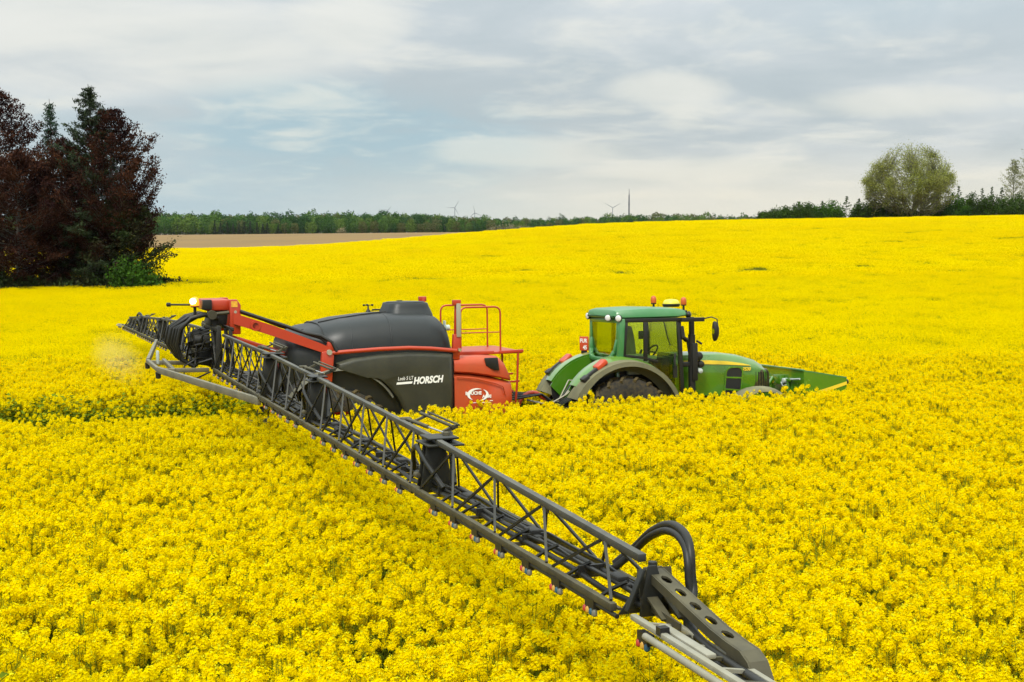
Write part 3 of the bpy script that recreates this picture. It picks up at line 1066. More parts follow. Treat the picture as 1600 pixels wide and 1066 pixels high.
# ------------------------------------------------------------------ far wood (one mass) and the dark spruces in front of it
def forest():
    def crown_mesh(seed, leafm, conif=False):
        rs = np.random.default_rng(seed)
        n = 700
        u = unit(rs.normal(0, 1, (n, 3)))
        r = rs.uniform(0.75, 1.02, n)
        lob = 1 + 0.16 * np.sin(u[:, 0] * 5 + seed) * np.sin(u[:, 1] * 5 + seed * 3) + 0.10 * np.sin(u[:, 2] * 9 + seed)
        if conif:
            t = rs.uniform(0, 1, n); a = rs.uniform(0, 6.28, n); rr = (1 - t) * rs.uniform(0.5, 1.05, n) * 0.26 + 0.01
            c = np.stack([np.cos(a) * rr, np.sin(a) * rr, 0.03 + t * 0.97], 1)
            u = np.stack([np.cos(a), np.sin(a), 0.3 + 0 * a], 1)
        else:
            c = u * (r * lob)[:, None] * [0.34, 0.34, 0.46] + [0, 0, 0.54]
        q = leaf_quads(c, unit(rs.normal(0, 1, (n, 3))), u + rs.normal(0, 0.5, (n, 3)), rs.uniform(0.05, 0.095, n), rs.uniform(0.045, 0.07, n))
        tr = stem_quads(np.array([[0, 0, -0.02]]), np.array([[0, 0, 0.6]]), np.array([[0.02]]))
        return quads_mesh('wood_tree', np.concatenate([q, tr]), [leafm, M['bark']], np.concatenate([np.zeros(n), np.ones(len(tr))]))
    greens = [(0.055, 0.120, 0.025), (0.080, 0.155, 0.028), (0.036, 0.085, 0.024), (0.11, 0.175, 0.032), (0.048, 0.105, 0.030), (0.115, 0.125, 0.042)]
    ms = [mat('wood_leaf', c, 0.7, color2=tuple(v * 0.7 for v in c), scale=4, island=0.3, trans=0.15, spec=0.0) for c in greens]
    srcs = [crown_mesh(500 + k, ms[k % 6]) for k in range(12)]
    fresh = [crown_mesh(520 + k, ms[(1, 3, 0)[k]]) for k in range(3)]
    P, T, S, Lv = [], [], [], []
    tops_u = [0, 230, 420, 600, 680, 740, 800, 880, 960, 1060, 1140, 1220, 1400, 1700]
    tops_v = [333, 333, 334, 333, 335, 339, 342, 340, 336, 335, 337, 341, 343, 343]
    for row, d in enumerate((884, 893, 903, 915, 930, 950)):
        u = 20.0
        while u < 1650:
            v = np.interp(u, tops_u, tops_v)
            x = px(u, d) + rng.uniform(-2, 2)
            dy = d + rng.uniform(-3, 3)
            g = float(ground_z(x, dy))
            h = CAM_H + (345 - v) / 2133 * d - g
            full = h * (rng.uniform(0.78, 1.02) + (0.16 if rng.uniform() < 0.12 else 0))
            if row == 0: full *= rng.uniform(0.55, 0.85)
            if row == 1: full *= rng.uniform(0.75, 0.97)
            P.append((x, dy, g)); T.append(rng.uniform(0, 6.28)); S.append(full)
            Lv.append(1 if (u < 345 and row < 4 and rng.uniform() < 0.75) else 0)
            u += rng.uniform(9, 15) * (1.0 if row else 0.8)
    instancer('distant_wood', np.array(P), T, S, [src_collection('wood', srcs), src_collection('fresh_wood', fresh)], Lv, 'far green wood along the horizon behind the bare brown field')
    for k, (u, v, h) in enumerate([(337, 368, 10.5), (346, 368, 9.6), (357, 367.5, 8.6), (366, 367.5, 8.0), (375, 367.5, 7.8), (383, 367, 9.0), (392, 367, 9.5), (403, 367, 8.8), (412, 366.5, 7.6), (419, 366.5, 7.8), (436, 366, 7.0)]):
        d = 872
        x = px(u, d)
        conifer('dark_spruce', ['tallest and leftmost of the dark spruces before the far wood', 'second dark spruce from the left before the far wood', 'third dark spruce from the left before the far wood', 'fourth dark spruce from the left before the far wood', 'fifth dark spruce from the left before the far wood', 'middle dark spruce of the row before the far wood', 'fifth dark spruce from the right before the far wood', 'fourth dark spruce from the right before the far wood', 'left one of two small dark spruces standing close together before the far wood', 'right one of two small dark spruces standing close together before the far wood', 'small dark spruce standing apart at the right end of the row before the far wood'][k], 'tree', x, d, h, 2.0, M['fir'], 130 + k,
                group='dark spruces before the far wood', tiers=5, per=5, leaf=1.0, spray=4)
    for k, (u, w, h, lb) in enumerate([(775, 26, 6.0, 'buff bare shrub left in front of the far wood'), (795, 34, 7.0, 'broad buff bare shrub in front of the far wood'), (818, 28, 5.6, 'buff bare shrub on the right in front of the far wood'),
                                       (535, 14, 5.0, 'small tan shrub before the far wood left of centre')]):
        d = 876
        shrub('bare_shrub', lb, 'shrub', px(u, d), d, h, w / 2133 * d * 0.55, M['buff'], 150 + k, 500, 0.9, 0.6, group='buff shrubs before the far wood')


M['buff'] = mat('buff_twigs', (0.20, 0.17, 0.075), 0.8, color2=(0.14, 0.14, 0.06), scale=0.3, island=0.2)
forest()


# ------------------------------------------------------------------ wind turbines and mast
def turbine(u, v, rpx, rot, d, label):
    x = px(u, d); hz = CAM_H + (345 - v) / 2133 * d
    g = -5.0
    r = rpx / 2133 * d
    t = thing('wind_turbine', label, 'wind turbine', 'wind turbines on the horizon', loc=(x, d, g))
    H = hz - g
    MB().tube([(0, 0, 0), (0, 0, H * 0.5), (0, 0, H)], [1.3, 1.1, 0.85], 10).build('tower', M['turbine'], t)
    MB().box(-0.9, 0.9, -1.8, 2.6, H - 0.8, H + 0.9).lathe([(0.1, -2.9), (0.7, -2.4), (0.8, -1.8)], (0, 0, H), 'y', 10).build('nacelle', M['turbine'], t, bevel=0.2)
    for k in range(3):
        a = R(rot + 120 * k)
        d0 = Vector((math.sin(a), 0, math.cos(a)))
        s = Vector((math.cos(a), 0, -math.sin(a)))
        c = Vector((0, -2.2, H))
        rings = []
        for q, w, th in ((0.02, 0.9, 0.8), (0.12, 1.7, 0.55), (0.25, 1.6, 0.4), (0.6, 1.0, 0.25), (1.0, 0.35, 0.1)):
            p = c + d0 * r * q
            rings.append([p - s * w * 0.4 + Vector((0, th / 2, 0)), p + s * w * 0.6 + Vector((0, th / 4, 0)), p + s * w * 0.6 - Vector((0, th / 4, 0)), p - s * w * 0.4 - Vector((0, th / 2, 0))])
        MB().loft(rings).build('blade', M['turbine'], t)


turbine(711, 325, 13, 30, 4200, 'three bladed wind turbine above the wood, left one of the near pair')
turbine(742, 333, 12, -10, 4300, 'lower wind turbine half sunk behind the wood, right one of the pair')
turbine(956.5, 325, 15, 60, 4000, 'wind turbine with raised blades directly left of the tall mast')
turbine(607, 329, 9, 40, 4800, 'faint wind turbine farthest left on the horizon')
ms = thing('radio_mast', 'tall thin grey mast rising above the wood right of a wind turbine', 'mast', loc=(px(982, 1500), 1500, -5))
MB().tube([(0, 0, 0), (0, 0, 30), (0, 0, 37.5)], [0.95, 0.8, 0.7], 8).build('pole', M['mast'], ms)
MB().tube([(0, 0, 37.3), (0, 0, 44.3)], [0.5, 0.22], 6).build('antenna', M['mast'], ms)
MB().box(-1.0, 1.0, -1.0, 1.0, 27, 28).build('platform', M['mast'], ms)


# ------------------------------------------------------------------ vehicle frames (x forward, y left, z up)
def frame(roll, origin):
    l = Vector((-math.sin(TH), math.cos(TH), roll)).normalized()
    h = Vector((HX, HY, 0)); h = (h - l * h.dot(l)).normalized()
    n = h.cross(l)
    m = Matrix((h, l, n)).transposed().to_4x4()
    m.translation = origin
    return m


SPR = frame(-0.0243, Vector((OX, OY, 0)))
TRA = SPR @ Matrix.Translation((7.3, 0, 0)) @ Matrix.Rotation(R(-2.5), 4, 'Z') @ Matrix.Rotation(-0.018, 4, 'X')


def side_text(x, y, z, ang=0.0, nx=1):
    """matrix for lettering on the right-hand side (facing -y)"""
    return Matrix.Translation((x, y, z)) @ Matrix.Rotation(-ang, 4, 'Y') @ Matrix.Rotation(R(90), 4, 'X')


def arc(cx, cz, r, a0, a1, n):
    return [(cx + r * math.cos(R(a)), cz + r * math.sin(R(a))) for a in np.linspace(a0, a1, n)]


def wheel(parent, c, r, w, rim_r, lugs, out, rimm, name='wheel'):
    """tyre with tread lugs and a dished rim; axis along y; out = +-1 side of the dish"""
    x, y, z = c
    h = w / 2
    prof = [(rim_r, -h * 0.85), (rim_r + 0.04, -h * 0.95), (r * 0.86, -h), (r * 0.955, -h * 0.86), (r * 0.975, -h * 0.3), (r * 0.975, h * 0.3), (r * 0.955, h * 0.86), (r * 0.86, h), (rim_r + 0.04, h * 0.95), (rim_r, h * 0.85)]
    ty = MB().lathe(prof, c, 'y', 48, caps=False).build(name, M['rubber'], parent, smooth=40)
    mb = MB()
    for k in range(lugs):
        for s in (-1, 1):
            a = 2 * math.pi * (k + (0.5 if s > 0 else 0)) / lugs
            pts = []
            for q in (0.02, 0.55, 1.0):
                aa = a + q * 0.20
                rr = r * (0.985 if q < 0.9 else 0.93)
                pts.append(Vector((x + math.cos(aa) * rr, y + s * h * q, z + math.sin(aa) * rr)))
            for i in range(2):
                rad = Vector((math.cos(a), 0, math.sin(a)))
                mb.beam(pts[i], pts[i + 1], r * 0.055, r * 0.06, up=rad)
    mb.build('tread_lug', M['mud'], ty, smooth=0, kind='stuff')
    rm = MB().lathe([(rim_r, -h * 0.8), (rim_r * 0.94, -h * 0.5), (rim_r * 0.9, out * h * 0.35), (rim_r * 0.45, out * h * 0.1), (rim_r * 0.3, out * h * 0.3), (0.01, out * h * 0.3)], c, 'y', 32, caps=False)
    rm.build('rim', rimm, ty, smooth=40)
    return ty


# ------------------------------------------------------------------ tractor
def tractor():
    T = thing('tractor', 'green tractor with a tinted cab and yellow hood stripe pulling the sprayer through the rapeseed', 'tractor', mtx=TRA)
    G, K = M['green'], M['frame']
    # chassis
    mb = MB()
    mb.box(-0.45, 1.2, -0.36, 0.36, 0.62, 1.22).box(1.2, 3.1, -0.24, 0.24, 0.72, 1.12).box(0.85, 1.15, -0.72, 0.72, 0.55, 0.7)
    mb.box(-0.12, 0.22, -0.8, 0.8, 0.85, 1.1).box(2.6, 2.95, -0.75, 0.75, 0.62, 0.78)
    mb.build('chassis', M['black'], T, bevel=0.02)
    # hood: lofted sections
    rings = []
    for x, zt, zb, w, wt in ((1.24, 2.10, 1.30, 0.44, 0.34), (1.7, 2.105, 1.30, 0.44, 0.34), (2.2, 2.085, 1.28, 0.445, 0.335), (2.6, 2.03, 1.26, 0.44, 0.31), (2.95, 1.93, 1.26, 0.415, 0.26), (3.16, 1.82, 1.28, 0.37, 0.18), (3.25, 1.74, 1.30, 0.31, 0.12)):
        h = zt - zb
        half = [(w * 0.97, zb), (w, zb + h * 0.45), (w, zb + h * 0.70), (w * 0.97, zb + h * 0.80), (wt + 0.05, zt - 0.045), (wt, zt - 0.012), (wt * 0.5, zt)]
        ring = [Vector((x, -a, b)) for a, b in half] + [Vector((x, a, b)) for a, b in reversed(half)]
        rings.append(ring)
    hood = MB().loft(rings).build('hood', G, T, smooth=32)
    # yellow stripe, both sides, a thin band following the shoulder and ending in a point
    for s in (-1, 1):
        mb = MB()
        top = [(1.42, 1.96), (1.9, 1.955), (2.3, 1.925), (2.62, 1.875), (2.80, 1.83)]
        bot = [(1.42, 1.885), (1.9, 1.88), (2.3, 1.86), (2.62, 1.835), (2.80, 1.825)]
        yy = [0.441, 0.444, 0.444, 0.438, 0.428]
        q = []
        rings = []
        for (xa, za), (xb, zb), w in zip(top, bot, yy):
            rings.append([Vector((xa, s * (w - 0.010), za)), Vector((xa, s * (w + 0.006), za)), Vector((xb, s * (w + 0.012), zb)), Vector((xb, s * (w - 0.010), zb))])
        mb.loft(rings).build('hood_stripe', M['yellow'], hood, smooth=0)
    # side air grille with rounded surround and two bars
    def rrect(x0, x1, z0, z1, r, skew=0.0, n=5):
        pts = []
        for cx, cz, a in ((x1 - r, z1 - r, 0), (x0 + r, z1 - r, 90), (x0 + r, z0 + r, 180), (x1 - r, z0 + r, 270)):
            for k in range(n):
                aa = R(a + 90 * k / (n - 1))
                px_, pz_ = cx + r * math.cos(aa), cz + r * math.sin(aa)
                pts.append((px_ + skew * (pz_ - z0), pz_))
        return pts
    for s in (-1, 1):
        yo, yi = s * 0.450, s * 0.40
        g = MB().prism(rrect(2.24, 2.56, 1.22, 1.795, 0.10, 0.10), yi, s * 0.4485).build('side_grille', M['grille'], hood, smooth=0)
        o = rrect(2.215, 2.585, 1.20, 1.82, 0.115, 0.10); i = rrect(2.24, 2.56, 1.22, 1.795, 0.10, 0.10)
        mb = MB()
        n = len(o)
        mb.loft([[Vector((a, yi, b)) for a, b in o], [Vector((a, s * 0.462, b)) for a, b in o], [Vector((a, s * 0.462, b)) for a, b in i], [Vector((a, yi, b)) for a, b in i]], caps=False)
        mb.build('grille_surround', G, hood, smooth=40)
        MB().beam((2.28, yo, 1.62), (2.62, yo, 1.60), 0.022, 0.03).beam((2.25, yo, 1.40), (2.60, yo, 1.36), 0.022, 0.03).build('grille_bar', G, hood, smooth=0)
        text_obj('lettering', '7530', 0.085, M['yellow'], hood, side_text(2.62, -0.448, 1.735) if s < 0 else Matrix.Translation((2.86, 0.447, 1.765)) @ Matrix.Rotation(R(180), 4, 'Z') @ Matrix.Rotation(R(90), 4, 'X'), shear=0.25, bold=0.004)
    # wrap-round front grille and nose cap
    rings = []
    for zz, w, xn in ((1.30, 0.40, 3.30), (1.5, 0.405, 3.31), (1.68, 0.40, 3.30), (1.735, 0.385, 3.275)):
        ring = [Vector((2.86, -w - 0.012, zz)), Vector((3.05, -w - 0.005, zz)), Vector((xn - 0.06, -w * 0.82, zz)), Vector((xn, -w * 0.4, zz)), Vector((xn + 0.01, 0, zz)),
                Vector((xn, w * 0.4, zz)), Vector((xn - 0.06, w * 0.82, zz)), Vector((3.05, w + 0.005, zz)), Vector((2.86, w + 0.012, zz))]
        rings.append(ring)
    MB().loft(rings).build('front_grille', M['grille_front'], hood, smooth=40)
    for s in (-1, 1):
        for k in range(6):
            xa = 2.92 + k * 0.058
            yb = -0.413 if xa < 3.06 else -0.413 + (xa - 3.06) * 0.42
            MB().beam((xa, -s * yb, 1.31), (xa, -s * yb, 1.70), 0.012, 0.012).build('grille_slat', M['black'], hood, smooth=0)
    # cab: floor, frame, roof
    cab = MB()
    cab.box(0.10, 1.22, -0.70, 0.70, 1.16, 1.30)
    cab.build('cab_floor', M['black'], T, bevel=0.02)
    B = {}
    for s in (-1, 1):
        y0 = s * 0.80
        # broad green rear corner pillar
        mb = MB()
        poly = [(-0.04, 2.0), (0.10, 2.0), (0.10, 2.35), (0.105, 2.60), (0.14, 2.78), (0.0, 2.78), (-0.01, 2.5)]
        mb.prism(poly, s * (0.68 if s < 0 else 0.62), s * (0.815 if s < 0 else 0.76))
        mb.build('rear_pillar', M['green_top'], T, bevel=0.025)
        # black side frame: roof rail, B pillar, A pillar
        mb = MB()
        mb.beam((0.10, y0, 2.745), (1.26, y0, 2.745), 0.045, 0.07)
        mb.beam((0.085, y0, 2.10), (0.135, y0, 2.72), 0.04, 0.05)
        mb.beam((0.50, y0, 2.00), (0.50, y0, 2.72), 0.045, 0.075)
        mb.beam((0.09, y0, 2.115), (0.52, y0, 2.055), 0.04, 0.045)
        mb.beam((0.52, y0, 2.05), (0.74, y0, 1.98), 0.05, 0.05)
        mb.build('window_frame', K, T, bevel=0.008)
        mb = MB()
        mb.beam((1.235, s * 0.77, 1.30), (1.17, s * 0.77, 2.74), 0.06, 0.085)
        mb.build('front_pillar', K, T, bevel=0.012)
        # glazing: rear quarter pane, then the door with its curved lower edge over the mudguard
        q = MB().prism([(0.115, 2.135), (0.475, 2.085), (0.475, 2.71), (0.155, 2.715)], y0 - 0.004, y0 + 0.004)
        q.build('side_window', M['cabglass'], T, smooth=0)
        low = [(1.195, 1.34)] + [(a, b) for a, b in arc(0.05, 0.965, 1.10, 20, 60, 8)] + [(0.54, 2.06), (0.54, 2.715), (1.14, 2.715)]
        door = MB().prism(low, y0 - 0.004, y0 + 0.004).build('door', M['cabglass'], T, smooth=0)
        MB().tube([(1.09, y0 - s * 0.0, 2.12), (1.06, y0 + s * 0.03, 2.0), (1.07, y0 + s * 0.03, 1.86)], 0.022, 6).box(1.04, 1.12, y0 - 0.02, y0 + 0.02, 1.68, 1.90).build('handle', K, door, smooth=40)
        edge = [Vector((a, y0, b)) for a, b in arc(0.05, 0.965, 1.105, 20, 62, 9)]
        MB().tube(edge, 0.022, 6).build('door_seal', K, door, smooth=40)
        B[s] = door
    # rear window frame: green U with flared lower corners, then pane
    mb = MB()
    mb.beam((0.03, -0.70, 2.735), (0.03, 0.66, 2.735), 0.08, 0.08)
    mb.build('rear_header', M['green_top'], T, bevel=0.02)
    mb = MB()
    for s in (-1, 1):
        sw_ = 0.94 if s > 0 else 1.0
        pts = [(0.03, s * 0.70 * sw_, 2.72), (0.01, s * 0.685 * sw_, 2.40), (-0.03, s * 0.64 * sw_, 2.18), (-0.07, s * 0.52, 2.06), (-0.08, s * 0.36, 2.02)]
        for a, b in zip(pts[:-1], pts[1:]): mb.beam(a, b, 0.085, 0.075, up=(1, 0, 0))
    mb.beam((-0.08, -0.38, 2.02), (-0.08, 0.38, 2.02), 0.08, 0.07)
    mb.build('rear_frame', M['green_top'], T, bevel=0.015)
    MB().prism([(-0.66, 2.16), (-0.52, 2.05), (0.52, 2.05), (0.66, 2.16), (0.68, 2.42), (0.66, 2.70), (-0.68, 2.70), (-0.68, 2.42)], -0.006, 0.0, axis='x').build('rear_window', M['cabglass'], T, smooth=0)
    mb = MB()
    mb.prism([(-0.72, 1.25), (0.72, 1.25), (0.66, 2.02), (-0.66, 2.02)], -0.02, 0.04, axis='x')
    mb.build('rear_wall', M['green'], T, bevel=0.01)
    MB().prism([(-0.74, 2.05), (0.74, 2.05), (0.70, 2.70), (-0.70, 2.70)], 1.20, 1.207, axis='x').build('windscreen', M['cabglass'], T, smooth=0)
    MB().tube([(1.19, -0.05, 2.68), (1.19, -0.22, 2.4), (1.19, -0.34, 2.25)], 0.012, 5).build('wiper', K, T)
    # roof
    rings = []
    for x, i, zb, zt in ((-0.07, 0.12, 2.80, 2.88), (-0.03, 0.05, 2.785, 2.93), (0.10, 0.0, 2.775, 2.955), (0.6, 0.0, 2.775, 2.975), (1.15, 0.0, 2.78, 2.955), (1.32, 0.03, 2.80, 2.925), (1.37, 0.09, 2.82, 2.885)):
        w = 0.80 - i
        half = [(w - 0.05, zb), (w, zb + 0.03), (w - 0.005, zt - 0.075), (w - 0.05, zt - 0.02), (w - 0.16, zt - 0.002), (w * 0.4, zt + 0.006)]
        rings.append([Vector((x, -a, b)) for a, b in half] + [Vector((x, a, b)) for a, b in reversed(half)])
    roof = MB().loft(rings).build('roof', M['green_top'], T, smooth=40)
    for (x, y, z, yaw) in ((0.0, 0.72, 2.80, 10), (-0.05, -0.42, 2.79, 42), (0.02, -0.76, 2.79, 42), (1.40, -0.62, 2.82, 180), (1.40, 0.62, 2.82, 180)):
        q = Matrix.Translation((x, y, z)) @ Matrix.Rotation(R(yaw), 4, 'Z')
        l = MB().lathe([(0.012, 0.03), (0.05, 0.0), (0.066, -0.035), (0.066, -0.06), (0.055, -0.062)], (0, 0, 0), 'x', 16)
        l.bm.transform(q)
        l = l.build('work_light', K, roof, smooth=40)
        ln_ = MB().lathe([(0.06, -0.058), (0.056, -0.068), (0.03, -0.075), (0.003, -0.078)], (0, 0, 0), 'x', 16)
        ln_.bm.transform(q)
        ln_.build('lens', M['lampwhite'], l, smooth=60)
    # beacons and receiver dome
    for (x, y) in ((1.22, 0.5), (1.46, -0.36)):
        z = 2.96 if x < 1.3 else 2.94
        b = MB().tube([(x, y, z - 0.06), (x, y, z + 0.05)], 0.022, 8).lathe([(0.05, z + 0.045), (0.055, z + 0.065), (0.045, z + 0.07)], (x, y, 0), 'z', 14).build('beacon', K, roof, smooth=40)
        MB().lathe([(0.052, z + 0.066), (0.056, z + 0.10), (0.052, z + 0.16), (0.035, z + 0.195), (0.004, z + 0.205)], (x, y, 0), 'z', 16).build('beacon_lens', M['orange'], b, smooth=60)
    mb = MB().box(1.40, 1.52, -0.40, -0.32, 2.80, 2.90)
    mb.build('beacon_bracket', K, roof, bevel=0.008)
    d = MB().lathe([(0.15, 2.955), (0.165, 2.985), (0.165, 3.01), (0.15, 3.015)], (1.42, 0.12, 0), 'z', 18).build('receiver', M['black'], roof, smooth=40)
    MB().lathe([(0.155, 3.012), (0.15, 3.05), (0.115, 3.088), (0.05, 3.10), (0.004, 3.102)], (1.42, 0.12, 0), 'z', 18).build('receiver_dome', M['gps'], d, smooth=60)
    # mudguards
    for s in (-1, 1):
        mb = MB()
        rings = []
        for a in np.linspace(24, 146, 19):
            c, sn = math.cos(R(a)), math.sin(R(a))
            f = 1.0 + (0.02 if a > 90 else 0)
            ring = []
            for r, yy in ((1.02, 0.52), (1.125 * f, 0.50), (1.15 * f, 0.60), (1.13 * f, 0.84), (1.06, 0.92), (1.03, 0.90), (1.06, 0.6)):
                ring.append(Vector((0.05 + c * r * 0.975, s * yy, 0.965 + sn * r * 0.985)))
            rings.append(ring)
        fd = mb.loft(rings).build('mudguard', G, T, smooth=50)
        rings = []
        for a in np.linspace(22, 158, 23):
            c, sn = math.cos(R(a)), math.sin(R(a))
            w = 1.16 + 0.02 * math.sin(R(a))
            tail = max(0.0, (a - 118) / 40.0)
            ring = []
            for r, yy in ((0.885 + 0.05 * tail, 0.86 - 0.28 * tail), (1.10 + 0.06 * tail, 0.93 - 0.2 * tail), (1.075 + 0.05 * tail, w - 0.02), (0.99 + 0.0 * tail, w), (0.985, w - 0.03), (1.03 + 0.04 * tail, 0.9 - 0.28 * tail)):
                ring.append(Vector((0.05 + c * r * 0.975, s * yy, 0.965 + sn * r * 0.985)))
            rings.append(ring)
        MB().loft(rings).build('mudguard_extension', M['fender'], fd, smooth=50)
        # inner wall of the guard
        MB().prism(arc(0.05, 0.965, 1.06, -10, 150, 18) + [(-0.75, 0.8)], s * 0.53, s * 0.56).build('mudguard_side', M['black'], fd, smooth=0)
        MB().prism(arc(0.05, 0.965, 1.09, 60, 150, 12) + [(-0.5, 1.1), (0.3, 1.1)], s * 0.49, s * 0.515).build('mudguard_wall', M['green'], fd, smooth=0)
        # rear lamp and black bracket
        c = Vector((-0.42, s * 0.93, 1.975))
        m4 = Matrix.Translation(c) @ Matrix.Rotation(R(-38), 4, 'Y')
        lm = MB(); lm.box(-0.13, 0.11, -0.115, 0.115, -0.045, 0.055, None, m4)
        lm.build('tail_light', M['tail'], fd, bevel=0.03, seg=3)
        c = Vector((-0.64, s * 0.99, 1.80))
        m4 = Matrix.Translation(c) @ Matrix.Rotation(R(-36), 4, 'Y')
        lm = MB(); lm.box(-0.16, 0.16, -0.05, 0.05, -0.03, 0.045, None, m4); lm.box(-0.19, -0.06, -0.10, 0.10, -0.03, 0.05, None, m4)
        lm.build('lamp_bracket', M['black'], fd, bevel=0.015)
    # wheels
    for s in (-1, 1):
        wheel(T, (0.05, s * 0.93, 0.86), 0.88, 0.42, 0.50, 20, s, M['yellow'], 'rear_wheel')
        wheel(T, (2.78, s * 0.90, 0.62), 0.64, 0.36, 0.36, 18, s, M['yellow'], 'front_wheel')
        rings = []
        for a in np.linspace(38, 150, 13):
            c, sn = math.cos(R(a)), math.sin(R(a))
            rings.append([Vector((2.74 + c * r, s * yy, 0.64 + sn * r)) for r, yy in ((0.79, 0.70), (0.815, 0.72), (0.835, 0.90), (0.80, 1.09), (0.74, 1.12), (0.73, 1.10), (0.79, 0.9))])
        MB().loft(rings).build('front_mudguard', M['fender'], T, smooth=60)
    # exhaust stack, its bracket arm and the mirror
    ex = MB().tube([(1.50, -0.62, 1.25), (1.50, -0.62, 2.45)], 0.068, 14).tube([(1.50, -0.62, 2.45), (1.50, -0.62, 2.78)], 0.052, 12).build('exhaust', M['black'], T, smooth=50)
    MB().tube([(1.50, -0.62, 1.25), (1.42, -0.35, 1.25)], 0.05, 8).box(1.47, 1.58, -0.72, -0.66, 1.60, 2.30).build('heat_shield', M['black'], ex, bevel=0.01)
    MB().box(1.28, 1.52, -0.66, -0.58, 1.86, 1.95).build('exhaust_bracket', M['black'], ex, bevel=0.01)
    arm = MB().box(1.20, 1.66, -0.85, -0.78, 2.70, 2.775).tube([(1.60, -0.82, 2.74), (1.78, -0.88, 2.78), (1.86, -0.95, 2.74), (1.87, -0.96, 2.62)], 0.013, 6).build('mirror_arm', M['black'], T, bevel=0.006)
    MB().tube([(1.22, -0.78, 2.62), (1.24, -0.8, 2.42), (1.34, -0.74, 2.36)], 0.045, 7).tube([(1.38, -0.66, 2.4), (1.46, -0.66, 1.9)], 0.018, 6).tube([(1.56, -0.7, 2.34), (1.66, -0.72, 2.28)], 0.022, 6).build('work_lamp_stalk', M['black'], T)
    mr = MB().loft([[Vector((xx, -0.96 + 0.065 * math.cos(t) * sc, 2.52 + 0.185 * math.sin(t) * sc)) for t in np.linspace(0, 2 * math.pi, 16, endpoint=False)] for xx, sc in ((1.78, 0.92), (1.79, 1.0), (1.84, 0.95), (1.88, 0.55))])
    mo = mr.build('mirror', M['black'], T, smooth=50)
    MB().lathe([(0.001, 0), (0.055, 0.0)], (1.777, -0.96, 2.52), 'x', 12, caps=False).build('mirror_face', M['mirror'], mo)
    # bonnet-side lamps under the mirror
    for (x, y, z, r) in ((1.62, -0.66, 2.05, 0.085), (1.66, -0.66, 1.90, 0.07), (1.64, -0.66, 1.78, 0.055)):
        MB().lathe([(0.004, -0.07), (r * 0.8, -0.05), (r, 0.0), (r, 0.03), (r * 0.5, 0.06), (0.004, 0.07)], (x, y, z), 'y', 14).build('hazard_lamp', M['black'] if r > 0.06 else M['pale'], T, smooth=50)
    # inside the cab
    st = MB().box(0.46, 0.88, -0.25, 0.25, 1.72, 1.86).build('seat', M['seat'], T, bevel=0.05, seg=3)
    MB().loft([[Vector((0.46 - (z - 1.85) * 0.10 + dx, y, z)) for dx, y in ((0, -w), (0.12, -w), (0.12, w), (0, w))] for z, w in ((1.82, 0.24), (2.1, 0.26), (2.45, 0.23), (2.62, 0.16))]).build('backrest', M['seat'], st, bevel=0.03)
    MB().box(0.56, 0.9, -0.40, -0.29, 2.0, 2.07).build('armrest', M['pale'], st, bevel=0.02)
    MB().tube([(1.06, 0, 1.4), (1.0, 0, 2.02)], 0.05, 8).box(1.0, 1.17, -0.34, 0.34, 1.3, 2.02).build('dashboard', M['black'], T, bevel=0.05)
    sw = MB().tube([(0.96 + 0.09 * math.sin(t), 0.19 * math.cos(t), 2.12 + 0.16 * math.sin(t) * 0.75) for t in np.linspace(0, 2 * math.pi, 20)], 0.016, 6, caps=False)
    sw.beam((0.96, -0.18, 2.12), (0.96, 0.18, 2.12), 0.02, 0.02).build('steering_wheel', M['black'], T, smooth=50)
    mo = MB().box(0.58, 0.80, -0.30, -0.26, 2.38, 2.53).build('monitor', M['screen'], T, bevel=0.012)
    MB().tube([(0.70, -0.28, 2.38), (0.72, -0.35, 2.1), (0.70, -0.40, 1.8)], 0.016, 6).build('monitor_stand', M['black'], mo)
    MB().box(0.22, 0.62, -0.66, -0.42, 1.75, 2.08).box(0.22, 0.62, -0.67, -0.40, 2.08, 2.115).build('side_console', M['pale'], T, bevel=0.015)
    # entry steps
    mb = MB()
    for k in range(3): mb.box(0.92, 1.22, -0.98, -0.72, 0.55 + k * 0.28, 0.59 + k * 0.28)
    mb.build('step', M['black'], T, bevel=0.008)
    # rear linkage, hoses, plate on the left mudguard
    mb = MB()
    for s in (-1, 1):
        mb.beam((-0.35, s * 0.30, 0.75), (-1.05, s * 0.40, 0.78), 0.06, 0.09).beam((-0.35, s * 0.30, 1.35), (-0.85, s * 0.38, 0.80), 0.05, 0.05).tube([(-0.2, s * 0.3, 1.35), (-0.45, s * 0.33, 1.42)], 0.05, 8)
    mb.box(-0.55, -0.2, -0.28, 0.28, 1.1, 1.50).box(-0.45, -0.25, -0.20, 0.20, 1.5, 1.68).beam((-0.4, 0, 1.3), (-1.0, 0, 1.15), 0.06, 0.06)
    mb.build('rear_linkage', M['black'], T, bevel=0.012)
    for k, (y, zt) in enumerate(((-0.34, 1.62), (-0.22, 1.58), (-0.1, 1.6), (0.1, 1.55), (0.22, 1.6))):
        MB().tube([(-0.40, y, zt), (-0.62, y * 1.1, zt + 0.02), (-0.85, y * 0.8, 1.40 - 0.04 * k), (-1.15, y * 0.5, 1.22), (-1.5, y * 0.3, 1.30)], 0.016, 6).build('hydraulic_hose', M['hose'] if k % 2 else M['greyplate'], T, smooth=60)
    q = Matrix.Translation((-0.07, 0.88, 2.27)) @ Matrix.Rotation(R(38), 4, 'Z')
    sg = MB().box(-0.01, 0.01, -0.10, 0.10, -0.14, 0.13, None, q).build('warning_plate', M['signred'], T, bevel=0.004)
    MB().box(-0.03, 0.03, -0.05, 0.05, -0.28, -0.14, None, q).build('plate_foot', M['black'], sg)
